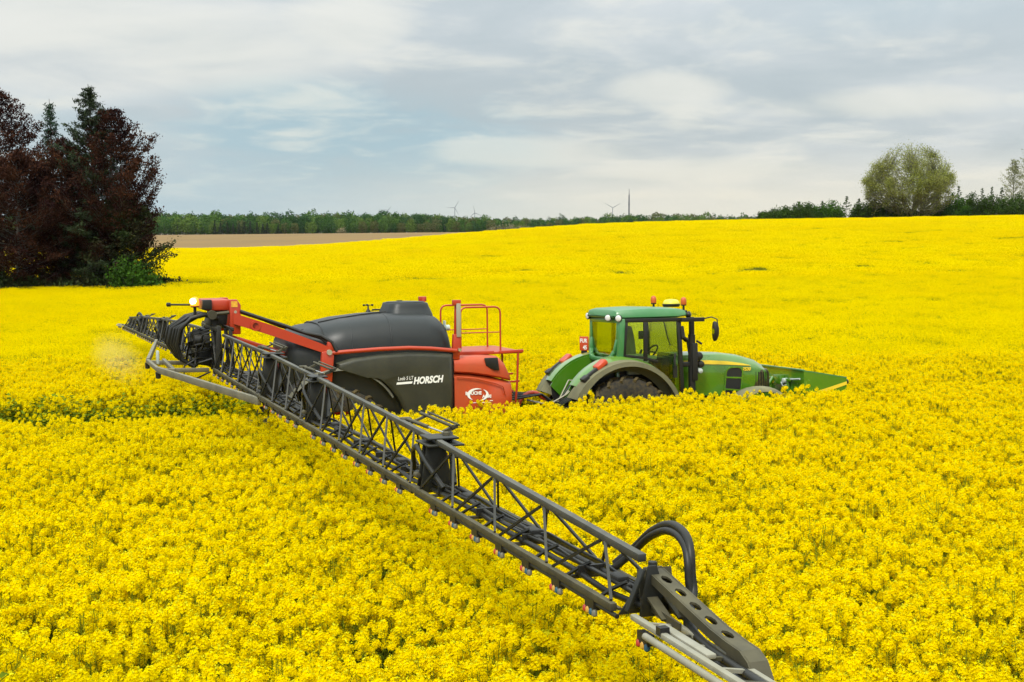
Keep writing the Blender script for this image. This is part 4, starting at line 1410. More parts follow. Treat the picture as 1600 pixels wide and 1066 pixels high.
    mt = q @ Matrix.Translation((-0.0125, 0.085, 0.015)) @ Matrix.Rotation(R(-90), 4, 'Z') @ Matrix.Rotation(R(90), 4, 'X')
    text_obj('lettering', 'FUR', 0.105, M['white'], sg, mt, bold=0.003, sx=0.85)
    text_obj('lettering', '45', 0.105, M['white'], sg, q @ Matrix.Translation((-0.0125, 0.02, -0.115)) @ Matrix.Rotation(R(-90), 4, 'Z') @ Matrix.Rotation(R(90), 4, 'X'), bold=0.003, sx=0.85)
    return T


tractor()


def front_box():
    T = thing('front_transport_box', 'wide green box with a slanting yellow band mounted on the tractor front', 'implement', mtx=TRA)
    x0, x1 = 3.66, 4.56
    sh = MB()
    side = [(x0, 0.75), (x1 - 0.12, 0.80), (x1 + 0.01, 1.05), (x1 + 0.01, 1.575), (x0, 1.735)]
    inner = [(x0 + 0.03, 0.8), (x1 - 0.14, 0.84), (x1 - 0.02, 1.07), (x1 - 0.02, 1.56), (x0 + 0.03, 1.72)]
    sh.prism(side, -0.92, -0.885)
    sh.prism(side, 0.885, 0.92)
    sh.box(x0, x0 + 0.03, -0.885, 0.885, 0.75, 1.735)
    sh.hexa([Vector(v) for v in ((x1 - 0.02, -0.885, 1.05), (x1 + 0.01, -0.885, 1.05), (x1 + 0.01, 0.885, 1.05), (x1 - 0.02, 0.885, 1.05), (x1 - 0.02, -0.885, 1.573), (x1 + 0.01, -0.885, 1.573), (x1 + 0.01, 0.885, 1.573), (x1 - 0.02, 0.885, 1.573))])
    sh.box(x0, x1 - 0.15, -0.885, 0.885, 0.75, 0.79)
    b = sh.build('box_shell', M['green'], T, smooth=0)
    lid = MB(); lid.hexa([Vector(v) for v in ((x0 + 0.03, -0.885, 1.69), (x1 - 0.02, -0.885, 1.53), (x1 - 0.02, 0.885, 1.53), (x0 + 0.03, 0.885, 1.69), (x0 + 0.03, -0.885, 1.715), (x1 - 0.02, -0.885, 1.555), (x1 - 0.02, 0.885, 1.555), (x0 + 0.03, 0.885, 1.715))])
    lid.build('lid', M['green_top'], T, smooth=0)
    for s in (-1, 1):
        MB().prism([(x0 + 0.16, 1.30), (x1 + 0.012, 1.495), (x1 + 0.012, 1.435), (x0 + 0.16, 1.225)], s * 0.918, s * 0.926).build('yellow_band', M['yellow'], T, smooth=0)
    MB().beam((x0 - 0.005, -0.90, 1.73), (x1 + 0.012, -0.90, 1.57), 0.05, 0.022).beam((x0 - 0.005, 0.90, 1.73), (x1 + 0.012, 0.90, 1.57), 0.05, 0.022).beam((x0, -0.9, 1.738), (x0, 0.9, 1.738), 0.05, 0.022).build('rim_rail', M['green_top'], T, smooth=0)
    mb = MB()
    for y in (-0.36, 0.36): mb.beam((x0 - 0.03, y, 0.8), (x0 - 0.03, y, 1.5), 0.07, 0.05)
    mb.beam((x0 - 0.04, -0.5, 1.52), (x0 - 0.04, 0.7, 1.52), 0.06, 0.05).beam((x0 - 0.05, 0.15, 1.58), (x0 - 0.30, 0.05, 1.30), 0.05, 0.05).beam((x0 - 0.03, 0.75, 1.3), (x0 - 0.15, 0.9, 0.85), 0.035, 0.035)
    mb.box(x0 - 0.10, x0, -0.16, 0.16, 1.42, 1.60)
    mb.beam((3.1, -0.3, 0.8), (x0, -0.36, 0.85), 0.07, 0.09).beam((3.1, 0.3, 0.8), (x0, 0.36, 0.85), 0.07, 0.09)
    mb.build('linkage_frame', M['green'], T, bevel=0.01)
    MB().tube([(x0 - 0.03, 0.95, 1.60), (x0 - 0.03, 0.45, 1.57)], 0.018, 6).tube([(x0 - 0.03, -0.1, 1.50), (x0 - 0.05, -0.85, 1.57)], 0.018, 6).lathe([(0.004, -0.06), (0.05, -0.05), (0.055, 0.04), (0.004, 0.05)], (x0 - 0.06, -0.3, 1.50), 'x', 10).tube([(x0 - 0.06, -0.1, 1.5), (x0 - 0.08, -0.25, 1.40), (x0 - 0.05, -0.35, 1.42)], 0.014, 6).build('handle_bar', M['pale'], T, smooth=50)
    MB().lathe([(0.02, 0), (0.045, 0.02), (0.05, 0.08), (0.03, 0.10)], (x1 + 0.01, -0.8, 1.48), 'x', 10).build('side_marker', M['black'], T, smooth=50)


front_box()


# ------------------------------------------------------------------ trailed sprayer
def sprayer():
    T = thing('trailed_sprayer', 'black tank sprayer with a red front cover towed behind the green tractor', 'sprayer', mtx=SPR)
    # tank body, lofted along its length: (x, half width, bottom, top, corner roundness)
    rings = []
    for x, w, zb, zt, k in ((1.22, 0.62, 2.05, 2.40, 0.5), (1.26, 0.80, 1.75, 2.60, 0.5), (1.38, 0.90, 1.5, 2.70, 0.5), (1.60, 0.98, 1.4, 2.785, 0.5), (1.80, 1.00, 1.35, 2.815, 0.5), (1.815, 1.02, 1.35, 2.835, 0.5),
                            (2.2, 1.05, 1.3, 2.915, 0.48), (2.7, 1.07, 1.2, 2.965, 0.46), (3.1, 1.08, 1.0, 2.985, 0.44), (3.6, 1.08, 1.0, 2.975, 0.44), (3.85, 1.05, 1.0, 2.92, 0.44), (3.98, 0.99, 1.0, 2.80, 0.44), (4.05, 0.90, 1.1, 2.6, 0.44), (4.06, 0.8, 1.2, 2.4, 0.44)):
        ring = []
        zc, hh = (zb + zt) / 2, (zt - zb) / 2
        for q in range(32):
            a = 2 * math.pi * q / 32
            c, s = math.cos(a), math.sin(a)
            e = k if s > 0 else 0.25
            yy = w * math.copysign(abs(c) ** (e * 1.0), c)
            zz = hh * math.copysign(abs(s) ** (e * 1.25), s)
            ring.append(Vector((x, yy, zc + zz)))
        rings.append(ring)
    tank = MB().loft(rings).build('tank', M['tank'], T, smooth=60)
    # seam strap
    ring = [v.copy() for v in rings[5]]
    MB().tube([Vector((1.81, v.y * 1.004, v.z + (0.006 if v.z > 2.2 else 0))) for v in ring[0:17]], 0.008, 5).build('seam', M['black'], tank)
    # moulded ribs and small fittings that break up the shell
    for xr in (2.28, 2.95):
        j = [i for i, q in enumerate(rings) if abs(q[0].x - (2.2 if xr < 2.5 else 3.1)) < 0.06][0]
        MB().tube([Vector((xr, v.y * 1.0, v.z - (0.004 if xr < 2.5 else 0.012))) for v in rings[j][1:16]], 0.014, 6).build('moulded_rib', M['tank'], tank, smooth=60)
    for (x, y, z) in ((1.95, -0.55, 2.80), (2.55, -0.52, 2.885), (1.55, -0.5, 2.72)):
        MB().lathe([(0.03, z - 0.05), (0.032, z + 0.02), (0.018, z + 0.035), (0.004, z + 0.036)], (x, y, 0), 'z', 10).build('plug', M['black'], tank, smooth=45)
    MB().tube([(1.85, -0.30, 2.85), (2.2, -0.34, 2.915), (2.6, -0.32, 2.965), (2.85, -0.25, 2.985), (3.05, -0.3, 3.0)], 0.012, 6).build('vent_hose', M['hose'], tank, smooth=60)
    # filler dome
    rr = []
    for z, sx, sy in ((2.86, 0.43, 0.56), (2.96, 0.415, 0.50), (3.03, 0.39, 0.45), (3.08, 0.365, 0.43), (3.135, 0.35, 0.41), (3.145, 0.34, 0.40)):
        ring = []
        for q in range(28):
            a = 2 * math.pi * q / 28
            ring.append(Vector((3.47 + sx * math.copysign(abs(math.cos(a)) ** 0.45, math.cos(a)), sy * math.copysign(abs(math.sin(a)) ** 0.45, math.sin(a)), z)))
        rr.append(ring)
    MB().loft(rr).build('filler_dome', M['tank'], tank, smooth=45)
    ld = MB(); ld.lathe([(0.33, 3.14), (0.345, 3.15), (0.335, 3.162), (0.10, 3.172), (0.004, 3.172)], (3.47, 0, 0), 'z', 24)
    ld.box(3.33, 3.41, -0.05, 0.05, 3.16, 3.185).build('filler_lid', M['tank'], tank, smooth=40)
    # side panels with an arch over the wheel
    for s in (-1, 1):
        poly = [(3.975, 2.29), (3.985, 1.75), (3.97, 0.95), (3.06, 0.95)] + arc(2.05, 1.02, 1.10, 8, 93, 16) + [(1.98, 2.20), (2.24, 2.275), (2.7, 2.325), (3.2, 2.345), (3.6, 2.325)]
        n = len(poly)
        cx, cz = 3.2, 1.7
        rg = []
        for dy, sc in ((0.86, 1.0), (1.12, 1.0), (1.17, 0.985), (1.195, 0.955), (1.205, 0.90), (1.21, 0.6)):
            rg.append([Vector((cx + (a - cx) * sc, s * dy, cz + (b - cz) * sc)) for a, b in poly])
        MB().loft(rg).build('side_panel', M['tank_low'], tank, smooth=40)
        # red guard pipe
        MB().tube([(1.86, s * 1.08, 2.37), (2.2, s * 1.16, 2.395), (2.7, s * 1.2, 2.42), (3.2, s * 1.2, 2.425), (3.6, s * 1.19, 2.40), (4.06, s * 1.13, 2.345)], 0.036, 10).build('guard_pipe', M['red'], T, smooth=60)
        # mudguard and wheel
        rings = []
        for a in np.linspace(30, 172, 21):
            c, sn = math.cos(R(a)), math.sin(R(a))
            rings.append([Vector((2.05 + c * r, s * yy, 1.10 + sn * r * 0.99)) for r, yy in ((0.99, 0.72), (1.02, 0.74), (1.05, 0.92), (1.035, 1.16), (0.995, 1.20), (0.985, 1.18), (1.02, 0.92))])
        mg = MB().loft(rings).build('mudguard', M['fender_dark'], T, smooth=60)
        rings = []
        for a in np.linspace(26, 176, 24):
            c, sn = math.cos(R(a)), math.sin(R(a))
            rings.append([Vector((2.05 + c * r, s * yy, 1.10 + sn * r * 0.99)) for r, yy in ((1.052, 0.74), (1.075, 0.76), (1.072, 1.03), (1.05, 1.05))])
        MB().loft(rings).build('mudguard_band', M['black'], mg, smooth=50)
        wheel(T, (2.05, s * 0.95, 0.88), 0.90, 0.46, 0.52, 22, s, M['red'], 'wheel')
    MB().box(1.6, 2.5, -0.8, 0.8, 0.75, 0.98).box(0.5, 5.2, -0.42, 0.42, 0.95, 1.2).box(0.6, 1.2, -0.45, 0.45, 1.55, 2.0).build('chassis', M['black'], T, bevel=0.02)
    MB().box(1.22, 1.66, -0.62, 0.62, 1.25, 2.25).build('rear_housing', M['black'], T, bevel=0.04)
    # lettering on the near panel
    k = side_text(3.27, -1.2135, 1.815, 0.035)
    text_obj('lettering', 'HORSCH', 0.158, M['white'], tank, k, shear=0.28, bold=0.007, sx=0.80)
    text_obj('lettering', 'Leeb 5 LT', 0.086, M['white'], tank, side_text(3.0, -1.2135, 1.885, 0.03), shear=0.2, bold=0.0, sx=0.76)
    MB().prism([(2.975, 1.815), (3.245, 1.825), (3.256, 1.862), (2.986, 1.852)], -1.216, -1.211).build('white_bar', M['white'], tank, smooth=0)
    # red front cover: upper and lower shells with a gap line, recessed dark hatch
    def shell(name, prof, m):
        rg = []
        for x, w, zb, zt in prof:
            half = [(w - 0.05, zb), (w, zb + 0.03), (w, zb + (zt - zb) * 0.55), (w - 0.02, zt - 0.07), (w - 0.09, zt - 0.012), (w - 0.2, zt)]
            rg.append([Vector((x, -a, b)) for a, b in half] + [Vector((x, a, b)) for a, b in reversed(half)])
        return MB().loft(rg).build(name, m, T, smooth=45)
    up = shell('front_cover', [(4.02, 1.13, 1.965, 2.235), (4.3, 1.14, 1.945, 2.235), (4.6, 1.13, 1.895, 2.23), (4.84, 1.10, 1.845, 2.215), (4.97, 1.06, 1.81, 2.10), (5.06, 1.0, 1.785, 1.95), (5.10, 0.94, 1.775, 1.86)], M['red2'])
    lo = shell('lower_cover', [(4.02, 1.14, 0.9, 1.95), (4.3, 1.15, 0.9, 1.93), (4.6, 1.14, 0.95, 1.88), (4.84, 1.12, 1.0, 1.83), (5.0, 1.07, 1.1, 1.79), (5.11, 0.98, 1.2, 1.76)], M['red2'])
    MB().tube([(4.05, -1.155, 1.90), (4.4, -1.165, 1.86), (4.75, -1.15, 1.765), (4.90, -1.12, 1.70), (4.945, -1.10, 1.55)], 0.012, 6).build('swage_line', M['red2'], lo, smooth=60)
    MB().prism([(4.56, 2.205), (4.80, 2.205), (4.83, 1.98), (4.74, 1.985), (4.585, 2.07)], -1.146, -1.10).build('dark_hatch', M['black'], up, bevel=0.012)
    MB().box(3.985, 4.018, -1.1, 1.1, 0.95, 2.36).build('gap_panel', M['black'], T, bevel=0.01)
    # round emblem of two white crescents and the dealer's name
    def cres(a0, a1, r0, th, cx, cz, sq=0.62):
        A = np.linspace(a0, a1, 14)
        o = []; i = []
        for j, a in enumerate(A):
            t = max(0.0, math.sin(math.pi * j / 13)) ** 0.8
            o.append((cx + math.cos(R(a)) * (r0 + th * t * 0.5), cz + math.sin(R(a)) * (r0 + th * t * 0.5) * sq))
            i.append((cx + math.cos(R(a)) * (r0 - th * t * 0.5), cz + math.sin(R(a)) * (r0 - th * t * 0.5) * sq))
        mb = MB()
        rg = [[Vector((p[0], y, p[1])) for y, p in ((-1.156, p0), (-1.1475, p0), (-1.1475, p1), (-1.156, p1))] for p0, p1 in zip(o, i)]
        return mb.loft(rg)
    cres(62, 238, 0.165, 0.055, 4.425, 1.58).build('emblem_arc', M['white'], lo, smooth=0)
    cres(58, -82, 0.165, 0.045, 4.435, 1.58).build('emblem_arc', M['white'], lo, smooth=0)
    text_obj('lettering', 'BOUCHE', 0.078, M['white'], lo, side_text(4.205, -1.152, 1.583), bold=0.003, sx=0.92)
    text_obj('lettering', 'AGRI', 0.075, M['white'], lo, side_text(4.51, -1.152, 1.52), bold=0.003, sx=0.95)
    MB().box(4.64, 4.70, -1.153, -1.147, 1.462, 1.472).box(4.50, 4.66, -1.153, -1.147, 1.435, 1.445).box(4.31, 4.42, -1.153, -1.147, 1.44, 1.45).build('small_print_line', M['white'], lo, smooth=0)
    # walkway, railings, ladder
    MB().box(4.04, 5.45, -0.62, 0.95, 2.225, 2.265).beam((5.0, -0.62, 2.255), (5.46, -0.62, 2.27), 0.04, 0.05).beam((4.04, -0.64, 2.265), (4.9, -0.64, 2.255), 0.04, 0.06).build('walkway', M['red'], T, bevel=0.006)
    def rail(y, xa, xb, zt, r=0.1):
        pts = [(xa, y, 2.26), (xa, y, zt - r)] + [(xa + r - r * math.cos(R(a)), y, zt - r + r * math.sin(R(a))) for a in (30, 60, 90)] + [(xb - r + r * math.sin(R(a)), y, zt - r + r * math.cos(R(a))) for a in (0, 30, 60)] + [(xb, y, zt - r), (xb, y, 2.26)]
        rl = MB().tube(pts, 0.017, 8)
        rl.tube([(xa, y, 2.60), (xb, y, 2.60)], 0.011, 6)
        rl.build('railing', M['red'], T, smooth=60)
    rail(-0.42, 4.36, 5.10, 3.05); rail(0.66, 4.32, 5.22, 3.05)
    ld = MB()
    ld.tube([(5.36, -0.62, 2.26), (5.34, -0.62, 1.72), (5.28, -0.62, 1.1)], 0.02, 6).tube([(5.2, -0.22, 2.2), (5.2, -0.22, 1.7), (5.16, -0.22, 1.1)], 0.02, 6)
    for z in (1.86, 1.72, 1.55, 1.35): ld.beam((5.06 if z > 1.5 else 5.12, -0.62, z), (5.42 if z == 1.72 else 5.30, -0.5, z), 0.03, 0.03)
    ld.build('ladder', M['red'], T, smooth=50)
    # folded-boom rests
    for s in (-1, 1):
        br = MB().beam((4.06, s * 1.05, 2.20), (4.09, s * 1.05, 2.62), 0.10, 0.13).beam((4.08, s * 1.02, 2.55), (4.10, s * 1.02, 3.20), 0.045, 0.06).box(4.02, 4.16, s * 1.06 - 0.04, s * 1.06 + 0.04, 3.12, 3.21).build('boom_rest', M['red'], T, bevel=0.008)
        MB().box(4.075, 4.15, s * 1.10 - 0.02, s * 1.10 + 0.02, 2.58, 3.15).build('rest_pad', M['greyplate'], br, bevel=0.006)
        MB().lathe([(0.004, -0.02), (0.03, -0.02), (0.03, 0.02), (0.004, 0.02)], (4.12, s * 1.12, 2.36), 'y', 10).build('pin', M['chrome'], br)
    MB().lathe([(0.004, -0.04), (0.05, -0.03), (0.05, 0.03), (0.004, 0.04)], (4.02, -0.75, 2.72), 'x', 12).box(3.98, 4.0, -0.72, -0.62, 2.74, 2.84).build('side_lamp', M['pale'], T, smooth=50)
    # wind gauge and sight cup
    an = MB().lathe([(0.045, 2.995), (0.03, 3.03), (0.012, 3.06), (0.012, 3.11)], (2.78, -0.1, 0), 'z', 10).tube([(2.70, -0.1, 3.115), (2.86, -0.1, 3.115)], 0.007, 5).build('wind_gauge', M['black'], T, smooth=50)
    for dx, dy in ((-0.075, 0), (0.075, 0), (0.0, 0.07)):
        MB().lathe([(0.002, -0.02), (0.02, -0.01), (0.024, 0.012), (0.002, 0.02)], (2.78 + dx, -0.1 + dy, 3.115), 'z', 8).build('cup', M['black'], an, smooth=60)
    MB().tube([(2.80, -0.1, 3.01), (2.95, -0.1, 3.035)], 0.006, 5).box(2.86, 2.98, -0.14, -0.06, 3.02, 3.045).build('sensor_bracket', M['black'], T)
    MB().lathe([(0.03, 3.0), (0.028, 3.03), (0.045, 3.09), (0.055, 3.135), (0.046, 3.135), (0.03, 3.08)], (3.2, -0.1, 0), 'z', 14).build('filler_cup', M['black'], T, smooth=50)
    # lift arms: two thick red beams from the chassis mast to the boom head
    for s in (-1, 1):
        y = s * 0.55
        yr, yf, hw = s * 0.60, s * 1.08, 0.055
        a = MB().loft([[Vector((x, yy - hw, z0)), Vector((x, yy + hw, z0)), Vector((x, yy + hw, z1)), Vector((x, yy - hw, z1))] for x, yy, z0, z1 in
                       ((0.38, yr, 2.875, 3.055), (1.0, yr + (yf - yr) * 0.42, 2.665, 2.84), (1.72, yr + (yf - yr) * 0.92, 2.40, 2.545), (1.90, yf, 2.33, 2.455))]).build('lift_arm', M['red'], T, smooth=8)
        MB().lathe([(0.05, -0.07), (0.085, -0.07), (0.085, 0.07), (0.05, 0.07)], (0.72, s * 0.73, 2.84), 'y', 18, caps=False).build('boss', M['red'], a)
        MB().prism([(0.42, 2.66), (0.46, 2.60), (1.6, 2.13), (1.72, 2.14), (1.70, 2.22)], y - 0.04, y + 0.04).build('lower_link', M['red'], T, bevel=0.01)
        MB().prism([(1.70, 1.9), (1.90, 1.9), (1.94, 2.33), (1.88, 2.42), (1.74, 2.40)], s * 1.10 - 0.05, s * 1.10 + 0.05).build('arm_bracket', M['red'], T, bevel=0.01)
        MB().lathe([(0.004, -0.10), (0.045, -0.10), (0.045, 0.10), (0.004, 0.10)], (1.86, s * 1.08, 2.39), 'y', 12).build('pin', M['greyplate'], a)
        MB().box(1.84, 1.95, s * 1.06 - 0.05, s * 1.06 + 0.05, 2.40, 2.56).build('stop_block', M['red'], T, bevel=0.01)
        MB().tube([(0.5, s * 0.6, 3.08), (0.8, s * 0.7, 2.97), (1.2, s * 0.84, 2.83), (1.5, s * 0.96, 2.71), (1.75, s * 1.04, 2.66), (1.92, s * 1.1, 2.55), (1.99, s * 1.13, 2.40)], 0.028, 8).tube([(0.46, s * 0.57, 3.08), (0.9, s * 0.70, 2.94), (1.4, s * 0.89, 2.74), (1.75, s * 1.0, 2.62), (1.9, s * 1.08, 2.5)], 0.024, 8).build('arm_hose', M['hose'], T, smooth=60)
    # red head that carries the boom
    hd = MB().prism([(-0.06, 3.09), (0.36, 3.09), (0.36, 3.27), (-0.06, 3.27)], -0.50, 0.50).build('lift_head', M['red'], T, bevel=0.03)
    for s in (-1, 1):
        pl = MB().prism([(0.33, 2.70), (0.50, 2.70), (0.51, 3.18), (0.45, 3.275), (0.33, 3.275)], s * 0.56 - 0.05, s * 0.56 + 0.05).build('head_plate', M['red'], hd, bevel=0.01)
    MB().box(0.355, 0.455, -0.616, -0.611, 3.15, 3.245).build('warning_sticker', M['sticker'], hd, smooth=0)
    MB().lathe([(0.03, -0.622), (0.028, -0.60), (0.004, -0.60)], (0.42, 0, 2.98), 'y', 12, caps=False).box(0.39, 0.45, -0.613, -0.608, 2.87, 2.90).lathe([(0.025, -0.614), (0.004, -0.614)], (0.42, 0, 3.07), 'y', 10, caps=False).build('bolt', M['greyplate'], hd)
    MB().prism([(0.02, 2.85), (0.30, 2.85), (0.33, 3.09), (0.10, 3.09)], -0.44, 0.44).build('head_core', M['black'], hd, bevel=0.02)
    MB().box(-0.11, 0.05, -0.56, -0.44, 3.11, 3.275).build('end_block', M['black'], hd, bevel=0.015)
    MB().lathe([(0.004, -0.50), (0.075, -0.50), (0.075, -0.66), (0.004, -0.66)], (0.04, 0, 3.03), 'y', 16).tube([(0.0, -0.58, 3.03), (0.32, -0.58, 3.06)], 0.03, 8).build('pivot', M['boom'], hd, smooth=50)
    # flashing beacon on the head, and the thin light bar reaching back
    be = MB().tube([(-0.21, -0.40, 2.98), (-0.21, -0.40, 3.16)], 0.025, 8).lathe([(0.06, 3.15), (0.07, 3.17), (0.06, 3.18)], (-0.21, -0.40, 0), 'z', 14).build('beacon', M['black'], T, smooth=50)
    MB().lathe([(0.066, 3.175), (0.072, 3.21), (0.068, 3.27), (0.045, 3.31), (0.004, 3.325)], (-0.21, -0.40, 0), 'z', 16).build('lit_lens', M['beacon_lit'], be, smooth=60)
    MB().lathe([(0.004, 3.20), (0.045, 3.215), (0.055, 3.25), (0.045, 3.285), (0.004, 3.30)], (-0.238, -0.435, 0), 'z', 12).build('bulb', M['bulb'], be, smooth=60)
    MB().tube([(-0.25, -0.3, 3.19), (-0.62, -0.3, 3.20)], 0.018, 6).lathe([(0.004, -0.66), (0.035, -0.65), (0.035, -0.59), (0.004, -0.58)], (0, -0.3, 3.20), 'x', 10).build('sensor_arm', M['black'], T, smooth=50)
    # drawbar with its red hose hoop
    MB().prism([(5.0, 0.95), (6.35, 0.72), (6.35, 0.86), (5.0, 1.2)], -0.14, 0.14).build('drawbar', M['red'], T, bevel=0.02)
    MB().tube([(5.55 + 0.28 * math.cos(R(a)) + 0.3, 0, 1.12 + 0.33 * math.sin(R(a))) for a in np.linspace(180, 10, 12)], 0.04, 8).build('hose_hoop', M['red'], T, smooth=60)
    for k in range(4):
        MB().tube([(5.05, -0.15 + 0.1 * k, 1.30), (5.5, -0.12 + 0.08 * k, 1.36 + 0.03 * k), (6.0, -0.1 + 0.06 * k, 1.42), (6.35, -0.1 + 0.08 * k, 1.18), (6.7, -0.1 + 0.1 * k, 1.35)], 0.02, 6).build('hydraulic_hose', M['hose'], T, smooth=60)
    return T


M['fender_dark'] = mat('dusty_black_mudguard', (0.04, 0.04, 0.03), 0.6, dust=(0.27, 0.25, 0.16), dust_amt=0.55)
M['beacon_lit'] = emit('lit_beacon', (1.0, 0.20, 0.01), 1.3)
M['bulb'] = emit('flashing_bulb', (1.0, 0.72, 0.30), 14.0)
sprayer()


# ------------------------------------------------------------------ spray boom
def smooth_path(p, n=4):
    """Catmull-Rom through the points"""
    p = [Vector(v) for v in p]
    q = [p[0] * 2 - p[1]] + p + [p[-1] * 2 - p[-2]]
    out = []
    for i in range(1, len(q) - 2):
        for k in range(n):
            t = k / n
            out.append(0.5 * ((2 * q[i]) + (q[i + 1] - q[i - 1]) * t + (2 * q[i - 1] - 5 * q[i] + 4 * q[i + 1] - q[i + 2]) * t * t + (3 * q[i] - q[i - 1] - 3 * q[i + 1] + q[i + 2]) * t ** 3))
    return out + [p[-1]]


def spray_boom():
    T = thing('spray_boom', 'long folding lattice spray boom with coloured nozzles reaching from the sprayer to the foreground', 'spray boom', mtx=SPR)
    TP = [(0, 2.74), (5.4, 2.72), (8.4, 2.67), (9.4, 2.66), (11.7, 2.61), (12.9, 2.575), (14.9, 2.49), (17.0, 2.43), (20, 2.3)]

    def ztop(t):
        return float(np.interp(t, [a for a, _ in TP], [b for _, b in TP]))

    def pos(s, t, x, z):
        f = 1.0 if s > 0 else 0.0
        return Vector((x - 0.012 * t * f, s * t, z - 0.0095 * t * f))
    ZB = 2.165
    XR, XF, XT = 0.0, 0.33, 0.165
    bm_mesh = {}
    for s in (-1, 1):
        for si, (t0, t1) in enumerate(((1.0, 5.32), (5.55, 8.33), (8.55, 12.92), (13.12, 16.88))):
            S = MB().beam(pos(s, t0, XR, ZB), pos(s, t1, XR, ZB), 0.038, 0.042).build('boom_section', M['boom'], T, bevel=0.003)
            MB().beam(pos(s, t0, XF, ZB), pos(s, t1, XF, ZB), 0.032, 0.04).build('front_rail', M['boom'], S, bevel=0.003)
            za, zb = ztop(t0) - 0.022, ztop(t1) - 0.022
            MB().beam(pos(s, t0, XT, za), pos(s, t1, XT, zb), 0.046, 0.042).build('top_chord', M['chord'], S, bevel=0.003)
            # inner ledge of the rear rail and cross straps
            MB().beam(pos(s, t0, XR + 0.035, ZB - 0.012), pos(s, t1, XR + 0.035, ZB - 0.012), 0.022, 0.012).build('rail_ledge', M['boom'], S, smooth=0)
            n = max(3, round((t1 - t0) / 0.92))
            p = (t1 - t0) / n
            for k in range(n):
                a0, am, a1 = t0 + k * p + 0.05, t0 + (k + 0.5) * p, t0 + (k + 1) * p - 0.05
                ztm = ztop(am) - 0.038
                for xb, w in ((XR + 0.008, 0.0165), (XF - 0.008, 0.0155)):
                    xt = XT + (-0.022 if xb < XT else 0.022)
                    for ab, mm in ((a0, M['brace']), (a1, M['brace_grey'])):
                        off = 0.03 if ab < am else -0.03
                        MB().beam(pos(s, ab, xb, ZB + 0.025), pos(s, am - off, xt, ztm), w, w).build('brace', mm, S, smooth=0)
                MB().beam(pos(s, a0 + 0.1, XR + 0.03, ZB - 0.02), pos(s, a0 + 0.1, XF - 0.03, ZB - 0.02), 0.04, 0.02).build('cross_strap', M['boom'], S, smooth=0)
            for k in range(n):
                am = t0 + (k + 0.5) * p
                c = pos(s, am, XT, ztop(am) - 0.045)
                MB().box(c.x - 0.004, c.x + 0.004, c.y - 0.05, c.y + 0.05, c.z - 0.022, c.z + 0.012).build('gusset', M['boom'], S, smooth=0)
                c = pos(s, t0 + (k + 0.25) * p, 0.17, ZB + 0.03)
                MB().box(c.x - 0.075, c.x + 0.075, c.y - 0.012, c.y + 0.012, c.z - 0.02, c.z + 0.03).build('hose_clamp', M['black'], S, smooth=0)
            # pipes and cables lying between the rails
            rs = np.random.default_rng(si * 3 + s + 5)
            for k, (xx, rr, zz) in enumerate(((0.105, 0.018, 0.015), (0.165, 0.014, 0.035), (0.225, 0.020, 0.015), (0.145, 0.010, 0.05), (0.265, 0.011, 0.04))):
                pts = [pos(s, t, xx + rs.normal(0, 0.015), ZB + zz + rs.normal(0, 0.008)) for t in np.linspace(t0 - 0.1, t1 + 0.1, int((t1 - t0) / 0.35))]
                MB().tube(pts, rr, 6).build('pipe', M['hose'] if k != 1 else M['brace'], S, smooth=60)
            for t in np.arange(t0 + 0.7, t1, 1.35):
                c = pos(s, t, 0.19, ZB + 0.085)
                MB().box(c.x - 0.04, c.x + 0.035, c.y - 0.07, c.y + 0.07, c.z - 0.05, c.z - 0.005).box(c.x - 0.03, c.x + 0.02, c.y - 0.14, c.y + 0.12, c.z - 0.06, c.z - 0.03).build('valve_block', M['black'], S, bevel=0.01)
            MB().tube([pos(s, t0 - 0.05, XR - 0.002, ZB - 0.036), pos(s, t1 + 0.05, XR - 0.002, ZB - 0.036)], 0.013, 8).build('spray_line', M['hose'], S, smooth=60)
            # nozzle bodies every half metre under the rear rail
            for t in np.arange(math.ceil(t0 * 2) / 2 + 0.1, t1 + 0.01, 0.5):
                c = pos(s, t, XR - 0.002, ZB - 0.060)
                nz = MB().box(c.x - 0.02, c.x + 0.02, c.y - 0.06, c.y + 0.06, c.z - 0.012, c.z + 0.045, M['black'])
                for k, (dy, cm) in enumerate(((0.06, 'capr'), (0.02, 'capy'), (-0.025, 'capb'), (-0.065, 'capw'))):
                    nz.lathe([(0.008, c.z - 0.004), (0.017, c.z - 0.014), (0.017, c.z - 0.034), (0.007, c.z - 0.042)], (c.x - 0.015, c.y + dy, 0), 'z', 8, M[cm])
                nz.build('nozzle_body', None, S, smooth=40)
                MB().tube([c + Vector((0.03, 0.0, 0.04)), c + Vector((0.10, 0.05 * s, 0.10)), c + Vector((0.16, 0.1 * s, 0.14))], 0.012, 5).build('nozzle_hose', M['hose'], S, smooth=60)
